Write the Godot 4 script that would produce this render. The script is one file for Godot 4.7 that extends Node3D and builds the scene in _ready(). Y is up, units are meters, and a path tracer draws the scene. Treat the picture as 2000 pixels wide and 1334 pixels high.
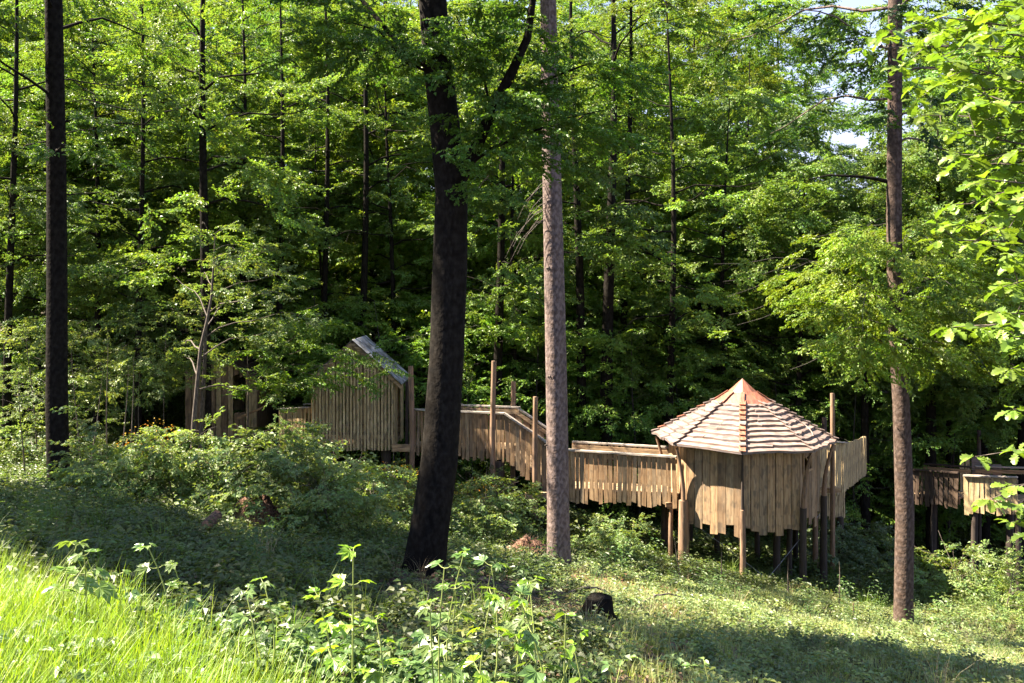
extends Node3D
# A walk-through tree house trail in a beech wood. y up, metres, the camera stands at x = z = 0 and looks along -z.

const F := 1667.0                       # focal length in pixels of the 2000 pixel wide photograph
const EYE := 1.6
const SUN := Vector3(-0.62, 0.76, -0.09)  # towards the sun
var rng := RandomNumberGenerator.new()
var M := {}
var used := {}
var spray_meshes: Array = []
var wells: Array = []                   # gaps in the canopy: [a, b, radius] seen along the sun
var gap_noise := FastNoiseLite.new()
var e1 := Vector3.ZERO
var e2 := Vector3.ZERO
var sdir := Vector3.ZERO
var anchors: Array = []

class Geo:
	var v := PackedVector3Array()
	var n := PackedVector3Array()
	var c := PackedColorArray()
	var i := PackedInt32Array()
	func quad(a: Vector3, b: Vector3, d: Vector3, e: Vector3, col := Color.WHITE) -> void:   # anticlockwise as seen from outside, flat
		var k := v.size()
		v.append(a); v.append(b); v.append(d); v.append(e)
		for q in 4:
			c.append(col)
		i.append_array(PackedInt32Array([k, k + 2, k + 1, k, k + 3, k + 2]))
	func tri(a: Vector3, b: Vector3, d: Vector3, col := Color.WHITE) -> void:
		var k := v.size()
		v.append(a); v.append(b); v.append(d)
		for q in 3:
			c.append(col)
		i.append_array(PackedInt32Array([k, k + 2, k + 1]))
	func rings(rs: Array, closed_ends := true) -> void:   # rs: rings of equally many points, anticlockwise seen from the far end; flat sides
		var m: int = rs[0].size()
		for r in rs.size() - 1:
			for q in m:
				var w := (q + 1) % m
				quad(rs[r][q], rs[r][w], rs[r + 1][w], rs[r + 1][q])
		if closed_ends:
			for q in range(1, m - 1):
				tri(rs[0][0], rs[0][q + 1], rs[0][q])
				var z: Array = rs[rs.size() - 1]
				tri(z[0], z[q], z[q + 1])
	func tube(pts: PackedVector3Array, rad: PackedFloat32Array, sides := 8, lump := 0.0, sd := 0, cap := true) -> void:   # smooth normals
		var base := v.size()
		var x := Vector3.ZERO
		for r in pts.size():
			var t := (pts[mini(r + 1, pts.size() - 1)] - pts[maxi(r - 1, 0)]).normalized()
			if x == Vector3.ZERO:
				x = t.cross(Vector3(0.31, 0.1, 0.94)).normalized()
			x = (x - t * x.dot(t)).normalized()
			var y := t.cross(x)
			for q in sides:
				var a := TAU * q / sides
				var dv := x * cos(a) + y * sin(a)
				var k := 1.0 + lump * (sin(a * 2.0 + r * 0.9 + sd) * 0.6 + sin(a * 3.0 - r * 1.7 + sd * 2.0) * 0.4)
				v.append(pts[r] + dv * rad[r] * k)
				n.append(dv)
				c.append(Color.WHITE)
		for r in pts.size() - 1:
			for q in sides:
				var w := (q + 1) % sides
				var a := base + r * sides + q
				var b := base + r * sides + w
				i.append_array(PackedInt32Array([a, b + sides, b, a, a + sides, b + sides]))
		if cap:
			var z := v.size()
			v.append(pts[pts.size() - 1]); n.append((pts[pts.size() - 1] - pts[pts.size() - 2]).normalized()); c.append(Color.WHITE)
			for q in sides:
				i.append_array(PackedInt32Array([base + (pts.size() - 1) * sides + q, z, base + (pts.size() - 1) * sides + (q + 1) % sides]))
	func mesh(colored := false) -> ArrayMesh:
		var a := []
		a.resize(Mesh.ARRAY_MAX)
		a[Mesh.ARRAY_VERTEX] = v
		if n.size() == v.size():
			a[Mesh.ARRAY_NORMAL] = n
		if colored:
			a[Mesh.ARRAY_COLOR] = c
		a[Mesh.ARRAY_INDEX] = i
		var m := ArrayMesh.new()
		m.add_surface_from_arrays(Mesh.PRIMITIVE_TRIANGLES, a)
		return m

# ---------- small helpers
func at(u: float, v: float, d: float) -> Vector3:
	return Vector3((u - 1000.0) * d / F, EYE - (v - 560.0) * d / F, -d)

func rr(a: float, b: float) -> float:
	return rng.randf_range(a, b)

func numbered(called: String) -> String:
	var k: int = used.get(called, 0)
	used[called] = k + 1
	return called if k == 0 else "%s_%03d" % [called, k]

func tag(o: Node, label: String, category: String, group := "", kind := "") -> Node:
	if label: o.set_meta("label", label)
	if category: o.set_meta("category", category)
	if group: o.set_meta("group", group)
	if kind: o.set_meta("kind", kind)
	return o

func thing(called: String, label: String, category: String, where: Vector3, group := "") -> Node3D:
	var o := Node3D.new()
	o.name = numbered(called)
	add_child(o, true)
	o.position = where
	tag(o, label, category, group)
	return o

func put(called: String, m: Mesh, mat: Material, parent: Node, where := Vector3.ZERO) -> MeshInstance3D:
	var o := MeshInstance3D.new()
	o.mesh = m
	o.material_override = mat
	if parent == self:
		o.name = numbered(called)
	else:
		var k: int = parent.get_meta("_n_" + called, 0)
		parent.set_meta("_n_" + called, k + 1)
		o.name = called if k == 0 else "%s_%03d" % [called, k]
	parent.add_child(o, true)
	o.position = where
	return o

func scatter(called: String, m: Mesh, mat: Material, parent: Node, where: Array, tint: Array) -> MultiMeshInstance3D:
	var mm := MultiMesh.new()
	mm.transform_format = MultiMesh.TRANSFORM_3D
	mm.use_colors = true
	m.surface_set_material(0, mat)
	mm.mesh = m
	mm.instance_count = where.size()
	for k in where.size():
		mm.set_instance_transform(k, where[k])
		mm.set_instance_color(k, tint[k])
	var o := MultiMeshInstance3D.new()
	o.multimesh = mm
	o.material_override = mat
	o.name = numbered(called) if parent == self else called
	parent.add_child(o, true)
	o.set_meta("kind", "stuff")
	return o

# ---------- the lie of the land: a slope that falls away from the camera and to the right, and a far slope that rises
func land(x: float, d: float) -> float:
	var xc := 15.0 * tanh(x / 15.0)
	var h := -0.21 * clampf(d, -8.0, 27.0) - 0.17 * xc
	if d > 27.0:
		h += 0.2 * (d - 27.0) * smoothstep(27.0, 42.0, d)
	var s := 0.0
	var w := 0.02
	for a in anchors:
		var q: float = (x - a[0]) * (x - a[0]) + (d - a[1]) * (d - a[1])
		var k := exp(-q / 14.0)
		s += k * a[2]
		w += k
	h += s / maxf(w, 1.0)
	return h + 0.05 * sin(x * 1.3 + d * 0.7) + 0.04 * sin(x * 0.6 - d * 1.9)

func anchor(u: float, v: float, d: float) -> void:
	var p := at(u, v, d)
	anchors.append([p.x, d, 0.0])
	var off := 0.0
	anchors[-1][2] = p.y - (-0.21 * clampf(d, -8.0, 27.0) - 0.17 * 15.0 * tanh(p.x / 15.0))

# ---------- gaps in the canopy through which the sun reaches the ground
func sunplane(p: Vector3) -> Vector2:
	return Vector2(p.dot(e1), p.dot(e2))

func well(a: Vector3, b: Vector3, r: float, start := 0.8) -> void:
	wells.append([sunplane(a), sunplane(b), r, minf(a.dot(sdir), b.dot(sdir)) + start])

func in_well(p: Vector3) -> bool:
	var q := sunplane(p)
	var along := p.dot(sdir)
	for w in wells:
		var a: Vector2 = w[0]
		var r: float = w[2]
		if along < w[3]:
			continue
		var b: Vector2 = w[1]
		var ab := b - a
		var l := ab.length_squared()
		var t := 0.0 if l < 1e-6 else clampf((q - a).dot(ab) / l, 0.0, 1.0)
		if (a + ab * t - q).length_squared() < r * r:
			return true
	return false

# ---------- materials
func ramp(n_seed: int, freq: float, w: int, h: int, tw: int, th: int, lo: Color, hi: Color, octaves := 4, mid := 0.5, stains := 0.0) -> ImageTexture:
	var blot_n := FastNoiseLite.new()
	blot_n.seed = n_seed + 50
	blot_n.frequency = 0.03
	var blot := blot_n.get_seamless_image(128, 128)
	blot_n.frequency = 0.07
	blot_n.seed = n_seed + 90
	var knots := blot_n.get_seamless_image(128, 128)
	var f := FastNoiseLite.new()
	f.seed = n_seed
	f.noise_type = FastNoiseLite.TYPE_SIMPLEX
	f.frequency = freq
	f.fractal_octaves = octaves
	var src := f.get_seamless_image(w, h)
	src.resize(tw, th, Image.INTERPOLATE_CUBIC)
	var out := Image.create(tw, th, false, Image.FORMAT_RGB8)
	for y in th:
		for x in tw:
			var t := src.get_pixel(x, y).r
			t = smoothstep(mid - 0.45, mid + 0.45, t)
			var c := lo.lerp(hi, t)
			if stains > 0.0:
				var b := blot.get_pixel(x * 128 / tw, y * 128 / th).r
				c = c.lerp(c * Color(0.72, 0.74, 0.78), stains * smoothstep(0.5, 0.8, b))
				var kn := knots.get_pixel(x * 128 / tw, y * 128 / th).r
				if kn > 0.9:
					c = c.lerp(Color(0.35, 0.24, 0.16), (kn - 0.9) * 6.0 * stains)
			out.set_pixel(x, y, c)
	return ImageTexture.create_from_image(out)

func lin(r: float, g: float, b: float) -> Color:
	return Color(r, g, b).linear_to_srgb()

func solid(called: String, tex: Texture2D, col: Color, sc: Vector3, bump: Texture2D, depth: float, rough := 0.85, in_world := false) -> StandardMaterial3D:
	var m := StandardMaterial3D.new()
	m.resource_name = called
	m.albedo_texture = tex
	m.albedo_color = col
	m.roughness = rough
	m.uv1_triplanar = true
	m.uv1_world_triplanar = in_world
	m.uv1_scale = sc
	if bump:
		m.heightmap_enabled = true
		m.heightmap_texture = bump
		m.heightmap_scale = depth
	M[called] = m
	return m

func leaf_mat(called: String, through: Color, rough: float, spec := 0.5) -> StandardMaterial3D:
	var m := StandardMaterial3D.new()
	m.resource_name = called
	m.vertex_color_use_as_albedo = true
	m.roughness = rough
	m.metallic_specular = spec
	m.backlight_enabled = true
	m.backlight = through
	M[called] = m
	return m

func make_materials() -> void:
	var grain := ramp(3, 0.035, 256, 48, 256, 512, Color(0.74, 0.70, 0.66), Color(1, 1, 1), 4, 0.5, 0.9)
	var grain_flat := ramp(3, 0.035, 48, 256, 512, 256, Color(0.74, 0.70, 0.66), Color(1, 1, 1), 4, 0.5, 0.9)
	var bark := ramp(5, 0.03, 256, 96, 256, 256, Color(0.42, 0.4, 0.4), Color(1, 1, 1), 5)
	var bark_b := ramp(6, 0.05, 256, 128, 256, 256, Color.BLACK, Color.WHITE, 4)
	var blotch := ramp(8, 0.02, 192, 192, 192, 192, Color(0.35, 0.33, 0.3), Color(1, 1, 1), 4)
	# boards: fresh larch in several tones
	var tones := [lin(0.38, 0.245, 0.13), lin(0.45, 0.30, 0.165), lin(0.33, 0.21, 0.11), lin(0.41, 0.285, 0.165), lin(0.34, 0.245, 0.15), lin(0.27, 0.18, 0.105)]
	for k in tones.size():
		solid("board_%d" % k, grain, tones[k], Vector3(1.9, 0.7, 1.9), grain, 0.25, 0.75)
		solid("rail_%d" % k, grain_flat, tones[k], Vector3(0.7, 1.9, 0.7), grain_flat, 0.25, 0.75)
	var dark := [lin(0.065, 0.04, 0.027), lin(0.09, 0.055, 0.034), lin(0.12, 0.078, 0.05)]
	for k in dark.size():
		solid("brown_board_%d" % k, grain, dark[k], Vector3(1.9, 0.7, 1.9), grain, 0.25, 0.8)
	var slat := [lin(0.56, 0.43, 0.235), lin(0.62, 0.48, 0.27), lin(0.50, 0.385, 0.21)]
	for k in slat.size():
		solid("slat_%d" % k, grain, slat[k], Vector3(2.3, 0.8, 2.3), grain, 0.2, 0.75)
	var roof := [lin(0.31, 0.238, 0.215), lin(0.28, 0.22, 0.205), lin(0.33, 0.248, 0.22), lin(0.25, 0.20, 0.188)]
	for k in roof.size():
		solid("shingle_%d" % k, grain_flat, roof[k], Vector3(0.8, 2.0, 0.8), grain_flat, 0.3, 0.5)
	solid("pale_rail", grain_flat, lin(0.46, 0.41, 0.36), Vector3(0.8, 2.0, 0.8), grain_flat, 0.2, 0.6)
	solid("cap_wood", grain, lin(0.40, 0.165, 0.105), Vector3(1.4, 0.8, 1.4), grain, 0.2, 0.5)
	solid("cap_wood_dark", grain, lin(0.34, 0.135, 0.085), Vector3(1.4, 0.8, 1.4), grain, 0.2, 0.5)
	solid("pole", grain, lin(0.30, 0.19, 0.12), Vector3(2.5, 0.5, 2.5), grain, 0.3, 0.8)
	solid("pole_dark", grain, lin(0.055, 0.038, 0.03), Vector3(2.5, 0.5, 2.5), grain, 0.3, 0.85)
	solid("metal_roof", blotch, lin(0.45, 0.46, 0.50), Vector3(0.8, 0.8, 0.8), null, 0.0, 0.6)
	M.metal_roof.metallic = 0.0
	var smooth_bark := ramp(15, 0.03, 256, 192, 256, 256, Color(0.66, 0.63, 0.6), Color(1, 1, 1), 5, 0.5, 0.8)
	var smooth_b := ramp(16, 0.05, 192, 192, 256, 256, Color.BLACK, Color.WHITE, 4)
	solid("beech_bark", bark, lin(0.085, 0.07, 0.06), Vector3(1.6, 0.9, 1.6), bark_b, 0.6, 0.85)
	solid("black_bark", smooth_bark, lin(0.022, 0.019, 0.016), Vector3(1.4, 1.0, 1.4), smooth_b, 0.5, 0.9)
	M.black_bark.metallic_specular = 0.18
	solid("spruce_bark", smooth_bark, lin(0.235, 0.18, 0.165), Vector3(1.7, 1.2, 1.7), smooth_b, 0.6, 0.85)
	M.spruce_bark.metallic_specular = 0.25
	solid("twig_bark", bark, lin(0.16, 0.125, 0.10), Vector3(4, 2, 4), null, 0.0, 0.85)
	solid("earth", ramp(21, 0.03, 256, 256, 512, 512, Color(0.14, 0.115, 0.075), Color(0.27, 0.22, 0.13), 6), Color.WHITE, Vector3(0.45, 0.45, 0.45), bark_b, 4.0, 1.0, true)
	solid("rotten_wood", bark, lin(0.24, 0.125, 0.075), Vector3(3, 3, 3), bark_b, 2.0, 0.95)
	solid("cut_wood", grain, lin(0.42, 0.22, 0.11), Vector3(3, 3, 3), grain, 0.2, 0.8)
	leaf_mat("beech_leaf", Color(1.0, 0.97, 0.6), 0.46, 0.5)
	leaf_mat("oak_leaf", Color(0.98, 1.0, 0.60), 0.40, 0.5)
	leaf_mat("herb_leaf", Color(0.96, 1.0, 0.62), 0.45, 0.5)
	leaf_mat("grass_leaf", Color(0.97, 1.0, 0.55), 0.45, 0.5)
	leaf_mat("petal", Color(0.8, 0.7, 0.4), 0.6, 0.3)
	leaf_mat("dead_leaf", Color(0.5, 0.4, 0.3), 0.7, 0.4)

# ---------- leaves
func leaf4(g: Geo, base: Vector3, dirv: Vector3, up: Vector3, l: float, w: float, col: Color) -> void:   # a small folded leaf of two faces
	var side := dirv.cross(up).normalized()
	var m := base + dirv * l * 0.45
	var tip := base + dirv * l - up * l * 0.12
	var lift := up * w * 0.22
	g.tri(base, m + side * w * 0.5 + lift, tip, col)
	g.tri(base, tip, m - side * w * 0.5 + lift, col)

func make_spray(length: float, ll: float, lw: float, sides: int, droop: float, sd: int) -> ArrayMesh:   # a twig with leaves, along +x: uneven side twigs, leaves turned every way but mostly flat
	rng.seed = sd
	var g := Geo.new()
	var brown := Color(0.75, 0.28, 0.8)
	var twigs := [[Vector3.ZERO, Vector3(1, 0, 0), length]]
	for k in sides:
		var t := rr(0.05, 0.95)
		var s := 1.0 if rng.randf() < 0.5 else -1.0
		var a := rr(0.35, 1.25)
		twigs.append([Vector3(length * t * 0.9, -droop * t * t * length, 0), Vector3(cos(a), rr(-0.35, 0.25), s * sin(a)).normalized(), length * lerpf(0.6, 0.3, t) * rr(0.6, 1.3)])
	for tw in twigs:
		var a0: Vector3 = tw[0]
		var dv: Vector3 = tw[1]
		var tl: float = tw[2]
		var ac := dv.cross(Vector3.UP).normalized() * 0.0035
		var e := a0 + dv * tl + Vector3(0, -droop * tl * rr(0.2, 1.0), 0)
		g.tri(a0 - ac, a0 + ac, e, brown)
		var nl := int(tl / (ll * 0.42)) + 1
		for q in nl:
			var t := (q + rr(0.3, 1.0)) / nl
			var p := a0.lerp(e, minf(t, 1.0))
			p.y -= droop * 0.3 * t * t * tl - rr(-0.02, 0.02)
			var fwd := dv.rotated(Vector3.UP, rr(-1.5, 1.5))
			fwd = (fwd + Vector3(0, rr(-0.7, 0.25), 0)).normalized()
			var up := (Vector3.UP + Vector3(rr(-0.8, 0.8), 0, rr(-0.8, 0.8))).normalized()
			up = (up - fwd * up.dot(fwd)).normalized()
			var k := rr(0.65, 1.3)
			leaf4(g, p, fwd, up, ll * k, lw * k, Color(rr(0.8, 1.2), rr(0.85, 1.15), rr(0.8, 1.2)))
	return g.mesh(true)

func make_herb(n_leaves: int, high: float, ll: float, lw: float, sd: int) -> ArrayMesh:   # a low leafy plant of a few stems
	rng.seed = sd
	var g := Geo.new()
	var stems := 3
	for s in stems:
		var lean := Vector3(rr(-0.35, 0.35), 1.0, rr(-0.35, 0.35)).normalized()
		var h := high * rr(0.7, 1.1)
		var root := Vector3(rr(-0.1, 0.1), 0, rr(-0.1, 0.1))
		var ac := Vector3(0.004, 0, 0)
		g.tri(root - ac, root + ac, root + lean * h, Color(1.1, 0.8, 0.9))
		for q in n_leaves / stems:
			var t := pow((q + 0.6) / (n_leaves / stems), 0.7)
			var a := q * 2.4 + rr(-0.4, 0.4)
			var fwd := Vector3(cos(a), rr(-0.25, 0.5) * (1.1 - t) + rr(-0.2, 0.2), sin(a)).normalized()
			var up := (Vector3.UP + Vector3(rr(-0.35, 0.35), 0, rr(-0.35, 0.35))).normalized()
			up = (up - fwd * up.dot(fwd)).normalized()
			var k := rr(0.7, 1.25)
			leaf4(g, root + lean * h * t + fwd * ll * 0.3, fwd, up, ll * k, lw * k, Color(rr(0.8, 1.2), rr(0.85, 1.15), rr(0.8, 1.2)))
	return g.mesh(true)

func make_leafy(n_leaves: int, high: float, size: float, shapes: Array, sd: int) -> ArrayMesh:   # a plant with well-shaped leaves, for the foreground
	rng.seed = sd
	var st := SurfaceTool.new()
	var g := Geo.new()
	for s in 3:
		var lean := Vector3(rr(-0.35, 0.35), 1.0, rr(-0.35, 0.35)).normalized()
		var h := high * rr(0.6, 1.1)
		var root := Vector3(rr(-0.08, 0.08), 0, rr(-0.08, 0.08))
		g.tri(root - Vector3(0.003, 0, 0), root + Vector3(0.003, 0, 0), root + lean * h, Color(1.1, 0.8, 0.9))
		for q in n_leaves / 3:
			var t := pow((q + 0.8) / (n_leaves / 3), 0.7)
			var a := q * 2.4 + rr(-0.4, 0.4)
			var e := root + lean * h * t + Vector3(cos(a), 0.3, sin(a)) * size * 0.4
			var tr := facing(Vector3(cos(a), rr(-0.4, 0.25), sin(a)), rr(-0.5, 0.5), size * rr(0.65, 1.2), e)
			var src: Geo = shapes[rng.randi() % shapes.size()]
			var k := g.v.size()
			var b := rr(0.75, 1.25)
			for p in src.v:
				g.v.append(tr * p)
				g.c.append(Color(b * rr(0.98, 1.02), b, b))
			for p in src.i:
				g.i.append(k + p)
	return g.mesh(true)

func make_grass(blades: int, high: float, width: float, spread: float, sd: int) -> ArrayMesh:
	rng.seed = sd
	var g := Geo.new()
	for k in blades:
		var a := rr(0, TAU)
		var b := Vector3(cos(a), 0, sin(a)) * spread * sqrt(rng.randf())
		var out := Vector3(cos(a + rr(-1.2, 1.2)), 0, sin(a + rr(-1.2, 1.2))).normalized()
		var h := high * rr(0.55, 1.15)
		var bend := h * rr(0.15, 0.75)
		var side := out.cross(Vector3.UP).normalized().rotated(Vector3.UP, rr(-0.6, 0.6)) * width * rr(0.7, 1.2)
		var col := Color(rr(0.85, 1.2), rr(0.85, 1.15), rr(0.8, 1.2))
		var p: Array = []
		for q in 4:
			var t := q / 3.0
			p.append(b + Vector3.UP * h * (t - 0.22 * t * t * bend / h) + out * bend * t * t)
		for q in 2:
			var w0 := 1.0 - q * 0.25
			var w1 := 0.75 - q * 0.25
			g.quad(p[q] - side * w0, p[q] + side * w0, p[q + 1] + side * w1, p[q + 1] - side * w1, col)
		g.tri(p[2] - side * 0.5, p[2] + side * 0.5, p[3], col)
	return g.mesh(true)

func make_lobed(outline: Array, bend: float, sd: int) -> ArrayMesh:
	return lobed(outline, bend, sd).mesh(true)

func lobed(outline: Array, bend: float, sd: int) -> Geo:   # a leaf of length 1 along +x from its half outline [[x, z], ...], creased along the midrib
	rng.seed = sd
	var g := Geo.new()
	var tw := rr(-0.15, 0.15)
	for s in [1.0, -1.0]:
		var rim: Array = []
		var mid: Array = []
		for o in outline:
			var x: float = o[0]
			var z: float = o[1] * s
			rim.append(Vector3(x, absf(z) * 0.28 - bend * x * x + tw * z + 0.03 * sin(x * 9.0 + z * 7.0 + sd), z))
			mid.append(Vector3(x, -bend * x * x, 0.0))
		for k in outline.size() - 1:
			var col := Color(1, 1, 1)
			if s > 0:
				g.quad(mid[k], rim[k], rim[k + 1], mid[k + 1], col)
			else:
				g.quad(rim[k], mid[k], mid[k + 1], rim[k + 1], col)
	return g

func make_palmate(lobes: int, bend: float, sd: int) -> ArrayMesh:
	return palmate(lobes, bend, sd).mesh(true)

func palmate(lobes: int, bend: float, sd: int) -> Geo:   # a sycamore leaf about 1 long: pointed lobes round the leaf's base, each with its own crease
	rng.seed = sd
	var g := Geo.new()
	var angles := [-2.0, -0.95, 0.0, 0.95, 2.0] if lobes == 5 else [-1.0, 0.0, 1.0]
	var lens := [0.55, 0.85, 1.0, 0.85, 0.55] if lobes == 5 else [0.8, 1.0, 0.8]
	var c0 := Vector3(0.0, 0.0, 0.0)
	for k in angles.size():
		var a: float = angles[k] * 0.62 + rr(-0.05, 0.05)
		var l: float = lens[k] * rr(0.93, 1.06)
		var f := Vector3(cos(a), 0, sin(a))
		var s := Vector3(-sin(a), 0, cos(a))
		var pts: Array = []
		for q in [[0.42, 0.17], [0.55, 0.2], [0.62, 0.15], [0.76, 0.11], [0.82, 0.06], [1.0, 0.0]]:
			pts.append(q)
		for sg in [1.0, -1.0]:
			var last := c0
			var lastm := c0
			for q in pts:
				var p: Vector3 = f * l * q[0] + s * q[1] * sg
				p.y = q[1] * 0.35 - bend * p.length_squared() + 0.02 * sin(p.x * 11.0 + p.z * 5.0 + sd)
				var m: Vector3 = f * l * q[0]
				m.y = -bend * m.length_squared() - 0.02
				if sg > 0:
					g.quad(lastm, m, p, last)
				else:
					g.quad(last, p, m, lastm)
				last = p
				lastm = m
	return g

func facing(fwd: Vector3, roll: float, k: float, where: Vector3) -> Transform3D:   # +x along fwd, y as near up as it goes
	var x := fwd.normalized()
	var z := x.cross(Vector3.UP)
	z = Vector3(0, 0, 1) if z.length() < 0.01 else z.normalized()
	var y := z.cross(x)
	var b := Basis(x, y, z).rotated(x, roll)
	return Transform3D(b.scaled(Vector3(k, k, k)), where)

# ---------- trees
# trunk: points and radii from the ground up, in the tree's own axes
func limb_line(from: Vector3, az: float, l: float, rise: float, droop: float, steps := 7) -> PackedVector3Array:
	var p := PackedVector3Array()
	var d := Vector3(cos(az), 0, sin(az))
	var wob := rr(-0.25, 0.25)
	for k in steps:
		var t := float(k) / (steps - 1)
		var q := from + d.rotated(Vector3.UP, wob * t) * l * t
		q.y += l * (rise * t - droop * t * t) + (0.03 * l * sin(t * 9.0 + az) if k > 0 else 0.0)
		p.append(q)
	return p

func fill_limb(line: PackedVector3Array, l: float, width: float, per_m: float, k: float, tint: Color, origin: Vector3, where: Array, tints: Array, o: Dictionary) -> void:
	# leaves hang in flat plates along the limb and to both sides of it
	var n := maxi(2, int(l * per_m * 0.36))
	var keep: float = o.get("from", 0.1)
	var size: float = o.get("plate", 1.0)
	var lean: float = o.get("tilt", 0.25)
	var thick: float = o.get("thick", 0.13)
	var hang: float = o.get("hang", 0.0)
	for q in n:
		var t := lerpf(keep, 1.02, pow(rng.randf(), 0.75))
		var f := minf(t, 0.999) * (line.size() - 1)
		var a := int(f)
		var c := line[a].lerp(line[a + 1], f - a)
		var fwd := (line[a + 1] - line[a]).normalized()
		var out := fwd.cross(Vector3.UP).normalized()
		var s := rr(-1, 1)
		var off := s * width * (1.0 - 0.5 * t)
		c += out * off
		c.y -= absf(off) * rr(0.05, 0.3) + rr(-0.12, 0.25)
		var cw := c + origin
		var seen_top := EYE + 0.345 * absf(cw.z)          # the canopy above this is thinner
		if gap_noise.get_noise_2dv(sunplane(cw)) > o.get("dapple", 0.45) - (0.85 if cw.y > seen_top and not o.has("shady") else 0.0):
			continue
		var pr := rr(0.35, 0.75) * size
		var tilt_x := rr(-lean, lean)
		var tilt_z := rr(-lean, lean)
		var m := maxi(3, int(pr * pr * o.get("dense", 13.0) / (k * k)))
		var pb := rr(0.85, 1.15)
		for w in m:
			var an := rr(0, TAU)
			var rad := pr * sqrt(rng.randf())
			var p := c + Vector3(cos(an) * rad, 0, sin(an) * rad)
			p.y += cos(an) * rad * tilt_x + sin(an) * rad * tilt_z - (0.15 + hang) * rad * rad / pr + rr(-thick, thick)
			var wp := p + origin
			var dv := (Vector3(cos(an), 0, sin(an)) * rad / pr + fwd * 0.7 + out * s * 0.5)
			dv.y = rr(-0.5, 0.3) - hang
			if (in_well(wp + dv.normalized() * 0.3 * k) and rng.randf() > o.get("keep_in_well", 0.0)) or (o.has("clear") and clear_of(wp)):
				continue
			where.append(facing(dv, rr(-0.35, 0.35) * (1.0 + lean), k * rr(0.75, 1.2), p))
			var b := rr(0.8, 1.2) * pb
			var y := rr(-0.1, 0.1)
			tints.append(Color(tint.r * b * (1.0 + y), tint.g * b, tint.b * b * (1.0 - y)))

var clearings: Array = []      # boxes in which no leaves hang: the built path and the space round it

func clear_of(p: Vector3) -> bool:
	for c in clearings:
		if c.has_point(p):
			return true
	return false

func tree(called: String, label: String, category: String, group: String, base: Vector3, trunk: PackedVector3Array, radii: PackedFloat32Array, o: Dictionary) -> Node3D:
	rng.seed = o.get("seed", 1)
	var t := thing(called, label, category, base, group)
	var mat: Material = M[o.get("bark", "beech_bark")]
	var g := Geo.new()
	g.tube(trunk, radii, o.get("sides", 10), o.get("lump", 0.04), o.get("seed", 1))
	put("trunk", g.mesh(), mat, t)
	var top := trunk[trunk.size() - 1].y
	var low: float = o.get("low", top * 0.4)
	var n: int = o.get("limbs", 30)
	var reach: float = o.get("reach", 3.0)
	var tint: Color = o.get("tint", Color(0.13, 0.24, 0.035))
	var where: Array = []
	var tints: Array = []
	var br := Geo.new()
	var az := rr(0, TAU)
	for k in n:
		var f := (k + rr(0.1, 0.9)) / n
		var y := lerpf(low, top, f)
		az += 2.4 + rr(-0.5, 0.5)
		if o.has("sector"):
			az = o.sector[0] + rr(-1, 1) * o.sector[1]
		var prof := pow(sin(PI * clampf(0.12 + 0.86 * f, 0, 1)), 0.7) if not o.has("cone") else 1.05 - f
		var l := reach * prof * rr(0.7, 1.2) + 0.3
		var seg := 0
		while seg < trunk.size() - 2 and trunk[seg + 1].y < y:
			seg += 1
		var tt := clampf((y - trunk[seg].y) / maxf(trunk[seg + 1].y - trunk[seg].y, 0.01), 0, 1)
		var from := trunk[seg].lerp(trunk[seg + 1], tt)
		var tr := lerpf(radii[seg], radii[seg + 1], tt)
		var rise: float = lerpf(o.get("rise", 0.25), 0.7, f * f)
		var line := limb_line(from, az, l, rise + rr(-0.18, 0.3), o.get("droop", 0.3) * rr(0.6, 1.4))
		var r0 := minf(tr * 0.5, 0.010 + 0.008 * l)
		var rad := PackedFloat32Array()
		for q in line.size():
			rad.append(lerpf(r0, 0.004, float(q) / (line.size() - 1)))
		var before := where.size()
		fill_limb(line, l, o.get("width", 0.45) * l, o.get("per_m", 5.0), o.get("k", 1.0), tint, base, where, tints, o)
		if where.size() - before > 5:
			br.tube(line, rad, 5, 0.0, 0, false)
	if br.v.size():
		put("branches", br.mesh(), M[o.get("limb_bark", o.get("bark", "beech_bark"))], t).set_meta("kind", "stuff")
	if where.size():
		scatter("crown", spray_meshes[o.get("spray", o.get("seed", 1) % 5)], M[o.get("leaf", "beech_leaf")], t, where, tints)
	return t

func pole_trunk(base: Vector3, h: float, r: float, lean: Vector2, sd: int) -> Array:
	rng.seed = sd
	var p := PackedVector3Array()
	var q := PackedFloat32Array()
	var n := 9
	var px := rr(0, TAU)
	for k in n:
		var t := float(k) / (n - 1)
		var s := t * t * (0.4 + 0.6 * t)
		t = lerpf(t, s, 0.25)
		p.append(Vector3(lean.x * t + 0.012 * h * sin(px + t * 5.0) * t, h * t - (0.3 if k == 0 else 0.0), lean.y * t + 0.012 * h * cos(px + t * 4.0) * t))
		q.append(r * (1.25 if k == 0 else 1.0) * lerpf(1.0, 0.12, pow(t, 1.2)))
	return [p, q]

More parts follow.
